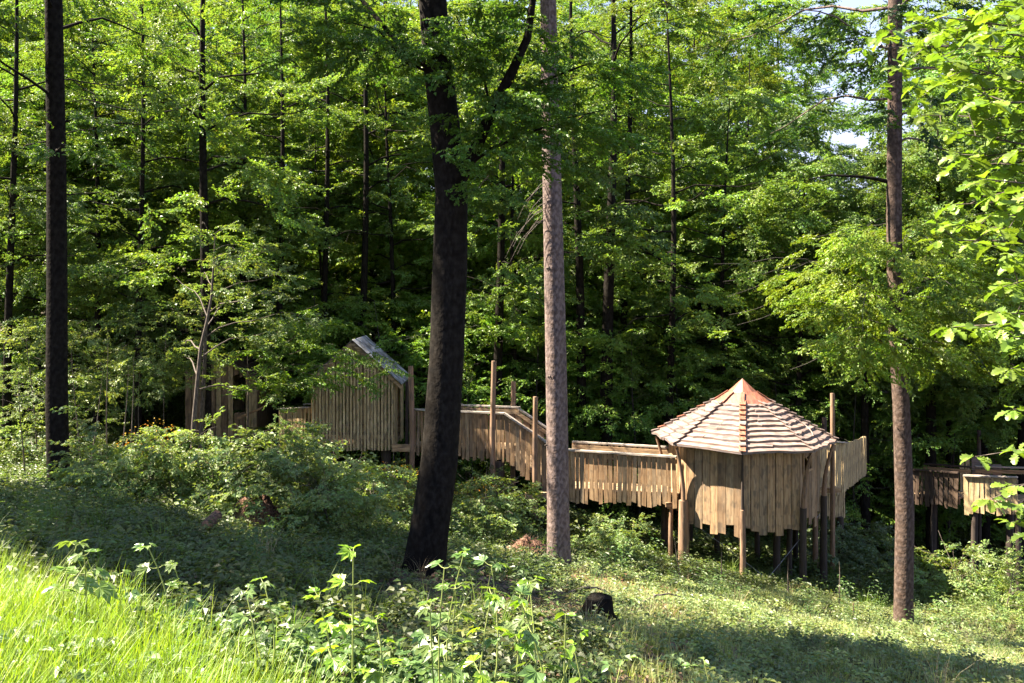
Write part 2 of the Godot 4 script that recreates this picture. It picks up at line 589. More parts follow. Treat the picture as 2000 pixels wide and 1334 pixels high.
func traced_trunk(pts: Array, d: float, above: float) -> Array:   # pts: [u, v, width] from the foot up, at distance d; goes on upward by `above` metres
	var base := at(pts[0][0], pts[0][1], d)
	var p := PackedVector3Array()
	var q := PackedFloat32Array()
	var w0: float = pts[0][2] * d / F * 0.5
	p.append(Vector3(0, -0.4, 0)); q.append(w0 * 1.75)
	p.append(Vector3(0, -0.12, 0)); q.append(w0 * 1.45)
	for k in pts.size():
		var w := at(pts[k][0], pts[k][1], d) - base
		if k > 0:
			w.z = 0.05 * sin(k * 1.7)
		p.append(w); q.append(pts[k][2] * d / F * (0.59 if k == 0 else 0.5))
		if k == 0:
			var nx := at(pts[1][0], pts[1][1], d) - base
			p.append(w + (nx - w).normalized() * 0.22); q.append(w0 * 1.02)
			p.append(w + (nx - w).normalized() * 0.6); q.append(lerpf(w0, pts[1][2] * d / F * 0.5, 0.6))
	if above > 0.0:
		var e := p[p.size() - 1]
		var dv := (e - p[p.size() - 2]).normalized()
		dv = (dv + Vector3.UP).normalized()
		var r := q[q.size() - 1]
		for k in range(1, 5):
			p.append(e + dv * above * k / 4.0 + Vector3(0.12 * sin(k * 2.0), 0, 0.12 * cos(k * 1.3)))
			q.append(r * (1.0 - 0.22 * k))
	return [base, p, q]

func quick_tree(label: String, group: String, x: float, d: float, h: float, r: float, o: Dictionary) -> Node3D:
	var base := Vector3(x, land(x, d), -d)
	var tr := pole_trunk(base, h, r, Vector2(rr(-0.6, 0.6), rr(-0.6, 0.6)) if not o.has("lean") else o.lean, o.seed)
	return tree(o.get("name", "beech_tree"), label, o.get("category", "tree"), group, base, tr[0], tr[1], o)

# ---------- timber
func board(parent: Node, called: String, a: Vector3, b: Vector3, side: Vector3, w: float, t: float, mat: Material, rough := 0.012, cut := 0.0, named := "") -> MeshInstance3D:   # a sawn board from a to b, its edges a little waney and its ends a little skew
	var g := Geo.new()
	var up := (b - a)
	side = side.normalized()
	var nrm := up.cross(side).normalized()
	var rs: Array = []
	for k in 4:
		var f := k / 3.0
		var c := a.lerp(b, f) + side * rr(-rough, rough) * 0.5 + nrm * rr(-rough, rough) * 0.3
		var l := w * 0.5 + rr(-rough, rough)
		var r := w * 0.5 + rr(-rough, rough)
		var s0 := up.normalized() * cut * rr(-1, 1) if k == 0 or k == 3 else Vector3.ZERO
		rs.append([c - side * l - nrm * t * 0.5 + s0, c + side * r - nrm * t * 0.5 - s0, c + side * r + nrm * t * 0.5 - s0, c - side * l + nrm * t * 0.5 + s0])
	g.rings(rs)
	return put(called, g.mesh(), mat, parent)

func post(parent: Node, called: String, a: Vector3, b: Vector3, r0: float, r1: float, mat: Material, lump := 0.05) -> MeshInstance3D:
	var g := Geo.new()
	var p := PackedVector3Array()
	var q := PackedFloat32Array()
	var s := Vector3(rr(-1, 1), 0, rr(-1, 1)) * 0.012 * (b - a).length()
	for k in 6:
		var t := k / 5.0
		p.append(a.lerp(b, t) + s * sin(t * PI))
		q.append(lerpf(r0, r1, t))
	g.tube(p, q, 10, lump, rng.randi() % 50)
	return put(called, g.mesh(), mat, parent)

func pick(prefix: String, n: int) -> Material:
	return M["%s_%d" % [prefix, rng.randi() % n]]

# one side of a walkway: boards between two lines (top and foot given at both ends), a top rail
func balustrade(parent: Node, a_foot: Vector3, a_top: Vector3, b_foot: Vector3, b_top: Vector3, bw: float, prefix: String, n: int, ragged: float, gap: float, gappy := 0.0) -> void:
	var l := Vector2(b_foot.x - a_foot.x, b_foot.z - a_foot.z).length()
	var cnt := maxi(1, int(l / bw))
	var side := Vector3(b_foot.x - a_foot.x, 0, b_foot.z - a_foot.z)
	for k in cnt:
		var t := (k + 0.5) / cnt
		var w := l / cnt - gap
		w *= rr(0.86, 1.03)
		if rng.randf() < gappy:
			w *= 0.72
		var foot := a_foot.lerp(b_foot, t) + Vector3(0, -rr(0, ragged), 0)
		var top := a_top.lerp(b_top, t) + Vector3(0, rr(-0.02, 0.02), 0)
		var lean := side.normalized() * rr(-0.02, 0.02)
		board(parent, "board", foot - lean, top + lean, side, w, 0.025, pick(prefix, n), 0.008, 0.02)

# ---------- the built path
func round_hut() -> void:
	rng.seed = 77
	var cx := 5.94
	var cz := -22.0
	var base := Vector3(cx, land(cx, 22.0), cz)
	var t := thing("round_hut", "eight-sided board hut on stilts under a pointed shingle roof with a reddish cap", "tree house", base)
	var c := Vector3(0, -base.y, 0)                   # level 0 of the world over the hut's middle
	var turn := atan2(-5.94, 22.0)
	var dirs: Array = []
	for k in 9:
		var a := turn + k * PI / 4.0
		dirs.append(Vector3(sin(a), 0, cos(a)))
	var floor_g := Geo.new()
	var lo: Array = []
	var hi: Array = []
	for k in 8:
		lo.append(c + dirs[k] * 1.76 + Vector3(0, -3.86, 0))
		hi.append(c + dirs[k] * 1.76 + Vector3(0, -3.74, 0))
	floor_g.rings([lo, hi])
	put("floor", floor_g.mesh(), M.brown_board_1, t)
	for k in 8:
		var a: Vector3 = c + dirs[k] * 1.87
		var b: Vector3 = c + dirs[k + 1] * 1.87
		var side := (b - a).normalized()
		var out: Vector3 = (dirs[k] + dirs[k + 1]).normalized()
		var n := 7
		for q in n:
			if k == 5 and q > 0 and q < 6:
				continue
			var f := (q + 0.5) / n
			var p := a.lerp(b, f) + out * rr(-0.008, 0.008)
			var foot := -4.02 - rr(0.0, 0.36)
			if k == 6:
				foot = -3.85 - 0.4 * f - rr(0, 0.1)
			var top := -2.16
			if k == 1 and q >= 1 and q <= 3:
				top = -2.86
			board(t, "wall_board", p + Vector3(0, foot, 0), p + Vector3(0, top, 0), side, (a - b).length() / n - rr(0.006, 0.022), 0.026, pick("board", 6), 0.004, 0.015)
		for y in [-2.5, -3.5]:
			var ra := a - out * 0.06 + Vector3(0, y, 0)
			var rb := b - out * 0.06 + Vector3(0, y, 0)
			board(t, "wall_rail", ra, rb, Vector3.UP, 0.12, 0.05, M.rail_2)
		if k == 1:
			for q in [[0.125, -2.86], [0.52, -2.86]]:
				var p: Vector3 = a.lerp(b, q[0]) + out * 0.03
				board(t, "window_frame", p + Vector3(0, -2.9, 0), p + Vector3(0, -2.25, 0), side, 0.05, 0.03, M.board_1)
			board(t, "window_frame", a.lerp(b, 0.12) + out * 0.04 + Vector3(0, -2.86, 0), a.lerp(b, 0.53) + out * 0.04 + Vector3(0, -2.86, 0), Vector3.UP, 0.05, 0.05, M.rail_1)
			board(t, "window_bar", a.lerp(b, 0.16) + Vector3(0, -2.4, 0), a.lerp(b, 0.5) + Vector3(0, -2.75, 0), Vector3.UP, 0.035, 0.03, M.rail_0)
	# legs and the bent braces that carry the eaves
	for k in 8:
		var d: Vector3 = dirs[k]
		var foot: Vector3 = c + d * 1.98
		var w := foot + base
		var gy := land(w.x, -w.z) - 0.3
		foot.y = gy - base.y
		var head: Vector3 = c + d * 1.98 + Vector3(0, -3.66, 0)
		var thick := 0.13 if k == 7 else rr(0.07, 0.09)
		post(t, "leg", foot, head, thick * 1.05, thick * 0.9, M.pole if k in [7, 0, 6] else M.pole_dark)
		var g := Geo.new()
		var line := PackedVector3Array()
		var rad := PackedFloat32Array()
		for q in 7:
			var f := q / 6.0
			line.append(c + d * ((1.93 if k == 0 else 1.98) + (0.1 if k == 0 else 0.22) * f * f) + Vector3(0, lerpf(-3.68, -2.36, f), 0))
			rad.append(lerpf(0.06, 0.035, f) * (0.65 if k == 0 else 1.0))
		g.tube(line, rad, 8, 0.08, k)
		put("brace", g.mesh(), M.pole_dark if k == 0 else M.pole, t)
	for q in [[1518, 21.3, 0.085], [1543, 21.9, 0.07], [1400, 22.6, 0.07], [1480, 23.2, 0.07], [1566, 22.7, 0.07]]:
		leg_at(t, "leg", q[0], 1000, q[1], q[2], M.pole_dark)
	# steel bracing rods under the floor
	for q in [[0, 2], [1, 7]]:
		post(t, "bracing_wire", c + dirs[q[0]] * 1.9 + Vector3(0, -6.0, 0), c + dirs[q[1]] * 1.9 + Vector3(0, -4.1, 0), 0.008, 0.008, M.metal_roof, 0.0)
	# shingle courses
	var courses := 10
	for k in 8:
		var da: Vector3 = dirs[k]
		var db: Vector3 = dirs[k + 1]
		for j in courses:
			var f0 := j / float(courses)
			var f1 := (j + 1.25) / float(courses)
			var r0 := lerpf(2.30, 0.62, f0)
			var r1 := lerpf(2.30, 0.62, f1)
			var y0 := lerpf(-2.33, -1.36, f0) + 0.1
			var y1 := lerpf(-2.33, -1.36, f1) + 0.035
			var cuts := [0.0, 1.0]
			if rng.randf() < 0.35:
				cuts = [0.0, rr(0.3, 0.7), 1.0]
			for s in cuts.size() - 1:
				var g := Geo.new()
				var rs: Array = []
				for q in 5:
					var f := lerpf(cuts[s] + 0.004, cuts[s + 1] - 0.004, q / 4.0)
					var dv := da.lerp(db, f)
					var jr := rr(-0.025, 0.025)
					var jy := rr(-0.008, 0.008)
					var low := c + dv * (r0 + jr) + Vector3(0, y0 + jy - jr * 0.5, 0)
					var up := c + dv * r1 + Vector3(0, y1, 0)
					rs.append([up, low, low - Vector3(0, 0.055, 0), up - Vector3(0, 0.03, 0)])
				g.rings(rs)
				put("shingle_board", g.mesh(), pick("shingle", 4), t)
			var h0 := c + da * (r0 + 0.03) + Vector3(0, y0 + 0.025, 0)
			var h1 := c + da * (r1 - 0.02) + Vector3(0, y1 + 0.045, 0)
			board(t, "hip_shingle", h0, h1, da.cross(Vector3.UP), 0.15 if k == 0 else 0.1, 0.02, M.cap_wood if (k == 0 and j % 4 != 1) or (j * 3 + k) % 9 == 0 else M.shingle_1, 0.012, 0.01)
	for k in 8:
		var g := Geo.new()
		var a: Vector3 = c + dirs[k] * 0.76 + Vector3(0, -1.37, 0)
		var b: Vector3 = c + dirs[k + 1] * 0.76 + Vector3(0, -1.37, 0)
		var m: Vector3 = c + dirs[k] * 0.36 + Vector3(0, -1.10, 0)
		var n: Vector3 = c + dirs[k + 1] * 0.36 + Vector3(0, -1.10, 0)
		var e := c + Vector3(0, -0.76, 0)
		g.quad(a, b, n, m)
		g.tri(m, n, e)
		var dn := Vector3(0, 0.05, 0)
		g.quad(a - dn, b - dn, b, a)
		g.quad(b - dn, a - dn, c + Vector3(0, -1.2, 0), c + Vector3(0, -1.2, 0) + dirs[k] * 0.01)
		put("cap_panel", g.mesh(), M.cap_wood if k % 2 else M.cap_wood_dark, t)
		board(t, "cap_ridge", a + dirs[k] * 0.02 + Vector3(0, 0.015, 0), m + Vector3(0, 0.02, 0), dirs[k].cross(Vector3.UP), 0.1, 0.02, M.cap_wood_dark)
	# a dry twig lying on the right-hand shingles
	var bl := Geo.new()
	var lp := PackedVector3Array()
	var lr := PackedFloat32Array()
	for q in 7:
		var f := q / 6.0
		var r := lerpf(2.0, 1.25, f)
		var dv: Vector3 = dirs[0].lerp(dirs[2], 0.62 + 0.1 * sin(f * 3.0)).normalized()
		lp.append(base + c + dv * r * 0.97 + Vector3(0, lerpf(-2.33, -1.36, (2.3 - r) / 1.68) + 0.15, 0))
		lr.append(0.014)
	bl.tube(lp, lr, 6)
	tag(put("fallen_twig", bl.mesh(), M.shingle_2, self), "bent pale twig lying on the shingles of the round hut", "twig")

func far_side(a: Vector3, b: Vector3, away: float) -> Vector3:
	var s := Vector3(b.x - a.x, 0, b.z - a.z).normalized()
	var o := s.cross(Vector3.UP)
	if o.z > 0:
		o = -o
	return o * away

func walkway(called: String, label: String, a_foot: Vector3, a_top: Vector3, b_foot: Vector3, b_top: Vector3, bw: float, prefix: String, n: int, wide: float, far_boards := true, rail_mat := "pale_rail") -> Node3D:
	var mid := (a_foot + b_foot) * 0.5
	var base := Vector3(mid.x, land(mid.x, -mid.z), mid.z)
	var t := thing(called, label, "walkway", base, "walkways of the tree house trail")
	var o := far_side(a_foot, b_foot, wide)
	var af := a_foot - base
	var at_ := a_top - base
	var bf := b_foot - base
	var bt := b_top - base
	balustrade(t, af, at_, bf, bt, bw, prefix, n, 0.14, 0.012, 0.25)
	if far_boards:
		balustrade(t, af + o + Vector3(0, 0.05, 0), at_ + o, bf + o + Vector3(0, 0.05, 0), bt + o, bw * 1.3, prefix, n, 0.1, 0.012, 0.2)
	var rp := "rail"
	var out := -o.normalized()
	for s in 2:
		var sh := o * s + (out * 0.03 if s == 0 else -out * 0.03)
		board(t, "top_rail", at_ + sh + Vector3(0, 0.03, 0), bt + sh + Vector3(0, 0.03, 0), out, 0.12, 0.04, M[rail_mat], 0.004)
		board(t, "side_rail", at_ + sh - out * 0.05 * (1 - s * 2) + Vector3(0, -0.1, 0), bt + sh - out * 0.05 * (1 - s * 2) + Vector3(0, -0.1, 0), Vector3.UP, 0.11, 0.04, pick(rp, 6), 0.004)
	var m := o * 0.5 + Vector3(0, 0.18, 0)
	board(t, "deck", af + m, bf + m, o.normalized(), wide - 0.08, 0.06, M.rail_3, 0.0)
	for s in [0.12, 0.88]:
		board(t, "beam", af + o * s + Vector3(0, 0.06, 0), bf + o * s + Vector3(0, 0.06, 0), Vector3.UP, 0.14, 0.08, M.rail_5, 0.0)
	return t

func leg_at(t: Node3D, called: String, u: float, v_top: float, d: float, r: float, mat: Material, deep := 0.3) -> void:
	var top := at(u, v_top, d)
	var foot := Vector3(top.x, land(top.x, d) - deep, top.z)
	post(t, called, foot - t.position, top - t.position, r * 1.08, r, mat)

func built_path() -> void:
	round_hut()
	rng.seed = 90
	var a := walkway("walkway", "level upper walkway of upright boards leading right from the gabled slat hut", at(806, 882, 24.1), at(806, 801, 24.1), at(986, 895, 23.1), at(986, 809, 23.1), 0.115, "board", 6, 1.15)
	leg_at(a, "post", 802, 715, 24.0, 0.075, M.pole)
	leg_at(a, "post", 795, 745, 24.25, 0.05, M.pole_dark)
	leg_at(a, "post", 965, 705, 22.95, 0.07, M.pole)
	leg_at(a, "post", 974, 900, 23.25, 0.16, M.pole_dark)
	leg_at(a, "post", 1003, 745, 24.4, 0.07, M.pole)
	var b := walkway("walkway", "steep stair section of walkway dropping between two tall round posts", at(986, 897, 23.1), at(986, 809, 23.1), at(1088, 974, 22.7), at(1088, 879, 22.7), 0.14, "board", 6, 1.15)
	leg_at(b, "post", 1046, 775, 22.6, 0.065, M.pole)
	board(b, "cross_beam", at(1026, 968, 22.5) - b.position, at(1078, 966, 22.55) - b.position, Vector3.UP, 0.16, 0.14, M.rail_3)
	board(b, "cross_beam", at(1048, 958, 22.4) - b.position, at(1030, 975, 24.0) - b.position, Vector3.UP, 0.14, 0.12, M.rail_5)
	var c := walkway("walkway", "sunlit lower walkway of crooked boards running into the round hut", at(1088, 972, 22.7), at(1088, 879, 22.7), at(1322, 984, 21.35), at(1322, 894, 21.35), 0.128, "board", 6, 1.15)
	leg_at(c, "leg", 1311, 990, 21.5, 0.055, M.pole)
	leg_at(c, "leg", 1298, 985, 22.3, 0.075, M.pole_dark)
	board(c, "cross_beam", at(1300, 985, 21.45) - c.position, at(1322, 985, 21.45) - c.position, Vector3.UP, 0.12, 0.1, M.rail_5)
	# behind the round hut
	var e := walkway("walkway", "high-sided yellowish walkway curving away behind the right of the round hut", at(1590, 962, 22.7), at(1590, 862, 22.7), at(1650, 957, 23.8), at(1650, 866, 23.8), 0.11, "slat", 3, 1.1)
	rng.seed = 93
	balustrade(e, at(1650, 957, 23.8) - e.position, at(1650, 866, 23.8) - e.position, at(1692, 925, 26.2) - e.position, at(1692, 852, 26.2) - e.position, 0.12, "slat", 3, 0.05, 0.01)
	board(e, "cross_beam", at(1590, 958, 22.5) - e.position, at(1640, 957, 22.6) - e.position, Vector3.UP, 0.13, 0.12, M.rail_1)
	balustrade(e, at(1598, 1008, 23.6) - e.position, at(1598, 958, 23.6) - e.position, at(1650, 1008, 24.2) - e.position, at(1650, 958, 24.2) - e.position, 0.07, "slat", 3, 0.1, 0.02)
	leg_at(e, "post", 1626, 768, 22.45, 0.058, M.pole)
	leg_at(e, "post", 1610, 815, 24.4, 0.07, M.pole_dark)
	leg_at(e, "leg", 1594, 962, 22.6, 0.07, M.pole)
	leg_at(e, "leg", 1641, 1010, 24.0, 0.09, M.pole_dark)
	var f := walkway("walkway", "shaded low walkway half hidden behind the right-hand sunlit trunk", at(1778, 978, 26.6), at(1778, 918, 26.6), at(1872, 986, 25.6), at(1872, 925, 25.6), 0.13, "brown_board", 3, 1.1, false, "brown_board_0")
	leg_at(f, "leg", 1825, 975, 26.3, 0.09, M.pole_dark)
	var p := walkway("viewing_platform", "board-sided platform on dark posts at the right edge, a pale panel on its back", at(1882, 998, 25.3), at(1882, 930, 25.3), at(1988, 1000, 24.4), at(1988, 934, 24.4), 0.13, "slat", 3, 1.6, false)
	p.set_meta("category", "platform")
	p.remove_meta("group")
	rng.seed = 95
	balustrade(p, at(1874, 962, 26.9) - p.position, at(1874, 897, 26.9) - p.position, at(1895, 960, 26.9) - p.position, at(1895, 890, 26.9) - p.position, 0.12, "slat", 3, 0.05, 0.02)
	balustrade(p, at(1897, 962, 26.7) - p.position, at(1897, 889, 26.7) - p.position, at(1958, 965, 26.2) - p.position, at(1958, 912, 26.2) - p.position, 0.24, "shingle", 4, 0.03, 0.02)
	for q in [[1904, 1000, 25.2, 0.085], [1972, 1000, 24.9, 0.11], [1988, 1002, 24.5, 0.07], [1912, 840, 26.8, 0.06]]:
		leg_at(p, "post", q[0], q[1], q[2], q[3], M.pole_dark)
	gabled_hut()
	left_hut()

func gabled_hut() -> void:
	rng.seed = 101
	var d := 24.0
	var fl := at(608, 878, d)
	var fr := at(770, 878, d)
	var eave := at(608, 742, d).y
	var ridge := at(689, 668, d).y
	var base := Vector3((fl.x + fr.x) * 0.5, land((fl.x + fr.x) * 0.5, 25.0), -d - 1.0)
	var t := thing("gabled_hut", "gabled hut of narrow upright slats on stilts under a grey corrugated roof", "tree house", base)
	var deep := 2.0
	var w := fr.x - fl.x
	for face in 2:
		var n := 24
		for k in n:
			var f := (k + 0.5) / n
			var x := lerpf(fl.x, fr.x, f)
			var top := eave + (ridge - eave) * (1.0 - absf(f - 0.5) * 2.0) - 0.05
			var z := -d - deep * face
			var p := Vector3(x, fl.y - rr(-0.01, 0.05), z) - base
			board(t, "slat", p, Vector3(x + rr(-0.01, 0.01), top, z) - base, Vector3(1, 0, 0), w / n - rr(0.016, 0.042), 0.022, pick("slat", 3), 0.004, 0.008)
		for y in [fl.y + 0.35, eave - 0.06]:
			board(t, "frame_rail", Vector3(fl.x, y, -d - deep * face - 0.05 + face * 0.1) - base, Vector3(fr.x, y, -d - deep * face - 0.05 + face * 0.1) - base, Vector3.UP, 0.1, 0.05, M.rail_3)
	for s in 2:
		var n := 20
		for k in n:
			var f := (k + 0.5) / n
			var p := Vector3(fl.x if s == 0 else fr.x, fl.y - rr(-0.01, 0.04), -d - 0.03 - (deep - 0.06) * f) - base
			if s == 1 and k > 5 and k < 14:
				continue
			board(t, "slat", p, Vector3(p.x, eave - 0.04 - base.y, p.z), Vector3(0, 0, 1), 0.08, 0.022, pick("slat", 3), 0.004, 0.008)
	# corrugated sheets: two slopes with ribs that run down the slope
	for s in [-1.0, 1.0]:
		var g := Geo.new()
		var rid := Vector3((fl.x + fr.x) * 0.5, ridge + 0.06, 0) - base
		var ev := Vector3((fl.x + fr.x) * 0.5 + s * (w * 0.5 + 0.22), eave - 0.12, 0) - base
		var n := 48
		var z0 := -d + 0.14 - base.z
		var z1 := -d - deep - 0.14 - base.z
		for k in n:
			var za := lerpf(z0, z1, k / float(n))
			var zb := lerpf(z0, z1, (k + 1) / float(n))
			var ya := 0.018 * cos(k * PI / 2.0)
			var yb := 0.018 * cos((k + 1) * PI / 2.0)
			var pa := Vector3(rid.x, rid.y + ya, za)
			var pb := Vector3(rid.x, rid.y + yb, zb)
			var pc := Vector3(ev.x, ev.y + yb, zb)
			var pd := Vector3(ev.x, ev.y + ya, za)
			var dn := Vector3(0, 0.012, 0)
			if s > 0:
				g.quad(pd, pc, pb, pa)
				g.quad(pa - dn, pb - dn, pc - dn, pd - dn)
			else:
				g.quad(pa, pb, pc, pd)
				g.quad(pd - dn, pc - dn, pb - dn, pa - dn)
		put("roof_sheet", g.mesh(), M.metal_roof, t)
		for zz in [-d + 0.05, -d - deep - 0.05]:
			board(t, "rafter", rid + Vector3(0, -0.09, zz), ev + Vector3(0, -0.09, zz), Vector3(0, 0, 1), 0.05, 0.1, M.rail_3)
	board(t, "floor", Vector3(fl.x, fl.y + 0.12, -d - deep * 0.5) - base, Vector3(fr.x, fl.y + 0.12, -d - deep * 0.5) - base, Vector3(0, 0, 1), deep - 0.1, 0.08, M.rail_5, 0.0)
	board(t, "floor_beam", Vector3(fr.x - 0.05, fl.y + 0.05, -d + 0.02) - base, Vector3(fr.x + 0.6, fl.y + 0.05, -d + 0.02) - base, Vector3.UP, 0.2, 0.1, M.rail_1)
	for q in [[650, d + 0.3], [755, d + 0.3], [655, d + 1.7], [752, d + 1.7]]:
		leg_at(t, "leg", q[0], 880, q[1], 0.13, M.pole_dark)

func left_hut() -> void:
	rng.seed = 111
	var d := 27.0
	var fl := at(362, 862, d)
	var fr := at(502, 815, d + 0.6)
	fr.y = fl.y + 0.6
	var top := at(440, 732, d).y
	var base := Vector3((fl.x + fr.x) * 0.5, land((fl.x + fr.x) * 0.5, d + 1.0), -d - 1.0)
	var t := thing("board_hut", "dark brown board hut half hidden by leaves left of the gabled hut", "tree house", base)
	var n := 12
	for face in 2:
		for k in n:
			var f := (k + 0.5) / n
			var p := fl.lerp(fr, f) - base + Vector3(0, -0.2, -1.8 * face)
			p.y = fl.y - base.y + rr(-0.08, 0.02)
			var hi := top - base.y + 0.5 * (1.0 - absf(f - 0.4) * 1.6)
			if (k == 8 or k == 9) and face == 0:
				board(t, "wall_board", p, Vector3(p.x, fl.y - base.y + 0.85, p.z), fr - fl, (fr - fl).length() / n - 0.02, 0.025, M.board_5)
				board(t, "wall_board", Vector3(p.x, hi - 0.3, p.z), Vector3(p.x, hi, p.z), fr - fl, (fr - fl).length() / n - 0.02, 0.025, M.board_5)
				continue
			board(t, "wall_board", p, Vector3(p.x, hi, p.z), fr - fl, (fr - fl).length() / n - rr(0.008, 0.02), 0.025, M.slat_2 if k in [5, 7, 11, 10] else M.board_5)
	for s in 2:
		for k in 9:
			var p := (fl if s == 0 else fr) - base + Vector3(0, 0, -0.1 - 0.2 * k)
			p.y = fl.y - base.y
			board(t, "wall_board", p, Vector3(p.x, top - base.y + 0.1, p.z), Vector3(0, 0, 1), 0.18, 0.025, M.board_5)
	for s in [-1.0, 1.0]:
		var m := (fl + fr) * 0.5 - base
		m.y = top - base.y + 0.62
		var ev := m + Vector3(s * 1.25, -0.75, 0)
		board(t, "roof_board", m + Vector3(0, 0, -0.9), ev + Vector3(0, 0, -0.9), Vector3(0, 0, 1), 2.2, 0.05, M.brown_board_0, 0.0)
	board(t, "handrail", at(462, 818, 26.4) - base, at(520, 792, 26.8) - base, Vector3.UP, 0.07, 0.06, M.rail_2)
	for q in [[400, 27.3], [490, 27.6], [405, 28.6]]:
		leg_at(t, "leg", q[0], 850, q[1], 0.1, M.pole_dark)
	walkway("walkway", "dim walkway hidden in leaves between the brown hut and the gabled hut", at(545, 870, 26.2), at(545, 800, 26.2), at(607, 872, 25.6), at(607, 797, 25.6), 0.13, "slat", 3, 1.1, false)

# ---------- plants
func small_plant(called: String, label: String, category: String, group: String, x: float, d: float, h: float, o: Dictionary) -> Node3D:
	var base := Vector3(x, land(x, d), -d)
	var tr := pole_trunk(base, h, o.get("r", 0.018), Vector2(rr(-0.3, 0.3), rr(-0.3, 0.3)), o.seed)
	return tree(called, label, category, group, base, tr[0], tr[1], o)

func sapling(label: String, base: Vector3, stems: Array, sd: int, tint: Color, palm := true, category := "sapling", called := "sycamore_sapling") -> void:   # stems: [tip, leaf size, pairs]: each leaf is a part
	rng.seed = sd
	var t := thing(called, label, category, base)
	for s in stems:
		var tip: Vector3 = s[0] - base
		var size: float = s[1]
		var pairs: int = s[2]
		var g := Geo.new()
		var line := PackedVector3Array()
		var rad := PackedFloat32Array()
		var foot := Vector3(tip.x * 0.45, -0.1, tip.z * 0.6)
		var bow := Vector3(rr(-0.13, 0.13), 0, rr(-0.1, 0.1))
		for k in 7:
			var f := k / 6.0
			line.append(foot.lerp(tip, f) + bow * sin(f * PI))
			rad.append(lerpf(0.007, 0.003, f))
		g.tube(line, rad, 6)
		var spots: Array = []
		for k in pairs:
			var f := 1.0 - 0.15 * k - 0.05 * k * k * 0.3
			var a := rr(0, PI)
			for q in 2:
				spots.append([f, a + PI * q + rr(-0.4, 0.4), lerpf(0.75, 1.1, clampf(k / 2.0, 0, 1))])
			if k == 0:
				spots.append([1.0, rr(0, TAU), 0.6])
		for sp in spots:
			var f := clampf(sp[0], 0.1, 1.0) * 6.0
			var kk := mini(int(f), 5)
			var p := line[kk].lerp(line[kk + 1], f - kk)
			var dv := Vector3(cos(sp[1]), rr(0.15, 0.6), sin(sp[1])).normalized()
			var ls: float = size * sp[2] * rr(0.75, 1.3)
			var pl := ls * (0.55 if palm else 0.1)
			var e := p + dv * pl
			g.tube(PackedVector3Array([p, p.lerp(e, 0.5) + Vector3(0, -0.1 * pl, 0), e]), PackedFloat32Array([0.0025, 0.002, 0.0018]), 4, 0.0, 0, false)
			var fw := Vector3(dv.x, rr(-0.5, 0.25), dv.z)
			var mi := put("leaf", (M.palm if palm else M.ovate)[rng.randi() % 3], leaf_tone(tint), t)
			mi.transform = facing(fw, rr(-0.5, 0.5), ls, e)
		put("stem", g.mesh(), M.stem, t)

var tones := {}
func leaf_tone(c: Color) -> Material:   # a few tones of one leaf green
	var k := rng.randi() % 4
	var key := "%s%d" % [c.to_html(), k]
	if not tones.has(key):
		var m: StandardMaterial3D = M.oak_leaf.duplicate()
		var b: float = [0.8, 0.95, 1.1, 1.25][k]
		m.vertex_color_use_as_albedo = true
		m.roughness = 0.32
		m.metallic_specular = 0.6
		m.albedo_color = lin(c.r * b * [1.1, 0.9, 1.0, 1.05][k], c.g * b, c.b * b)
		tones[key] = m
	return tones[key]

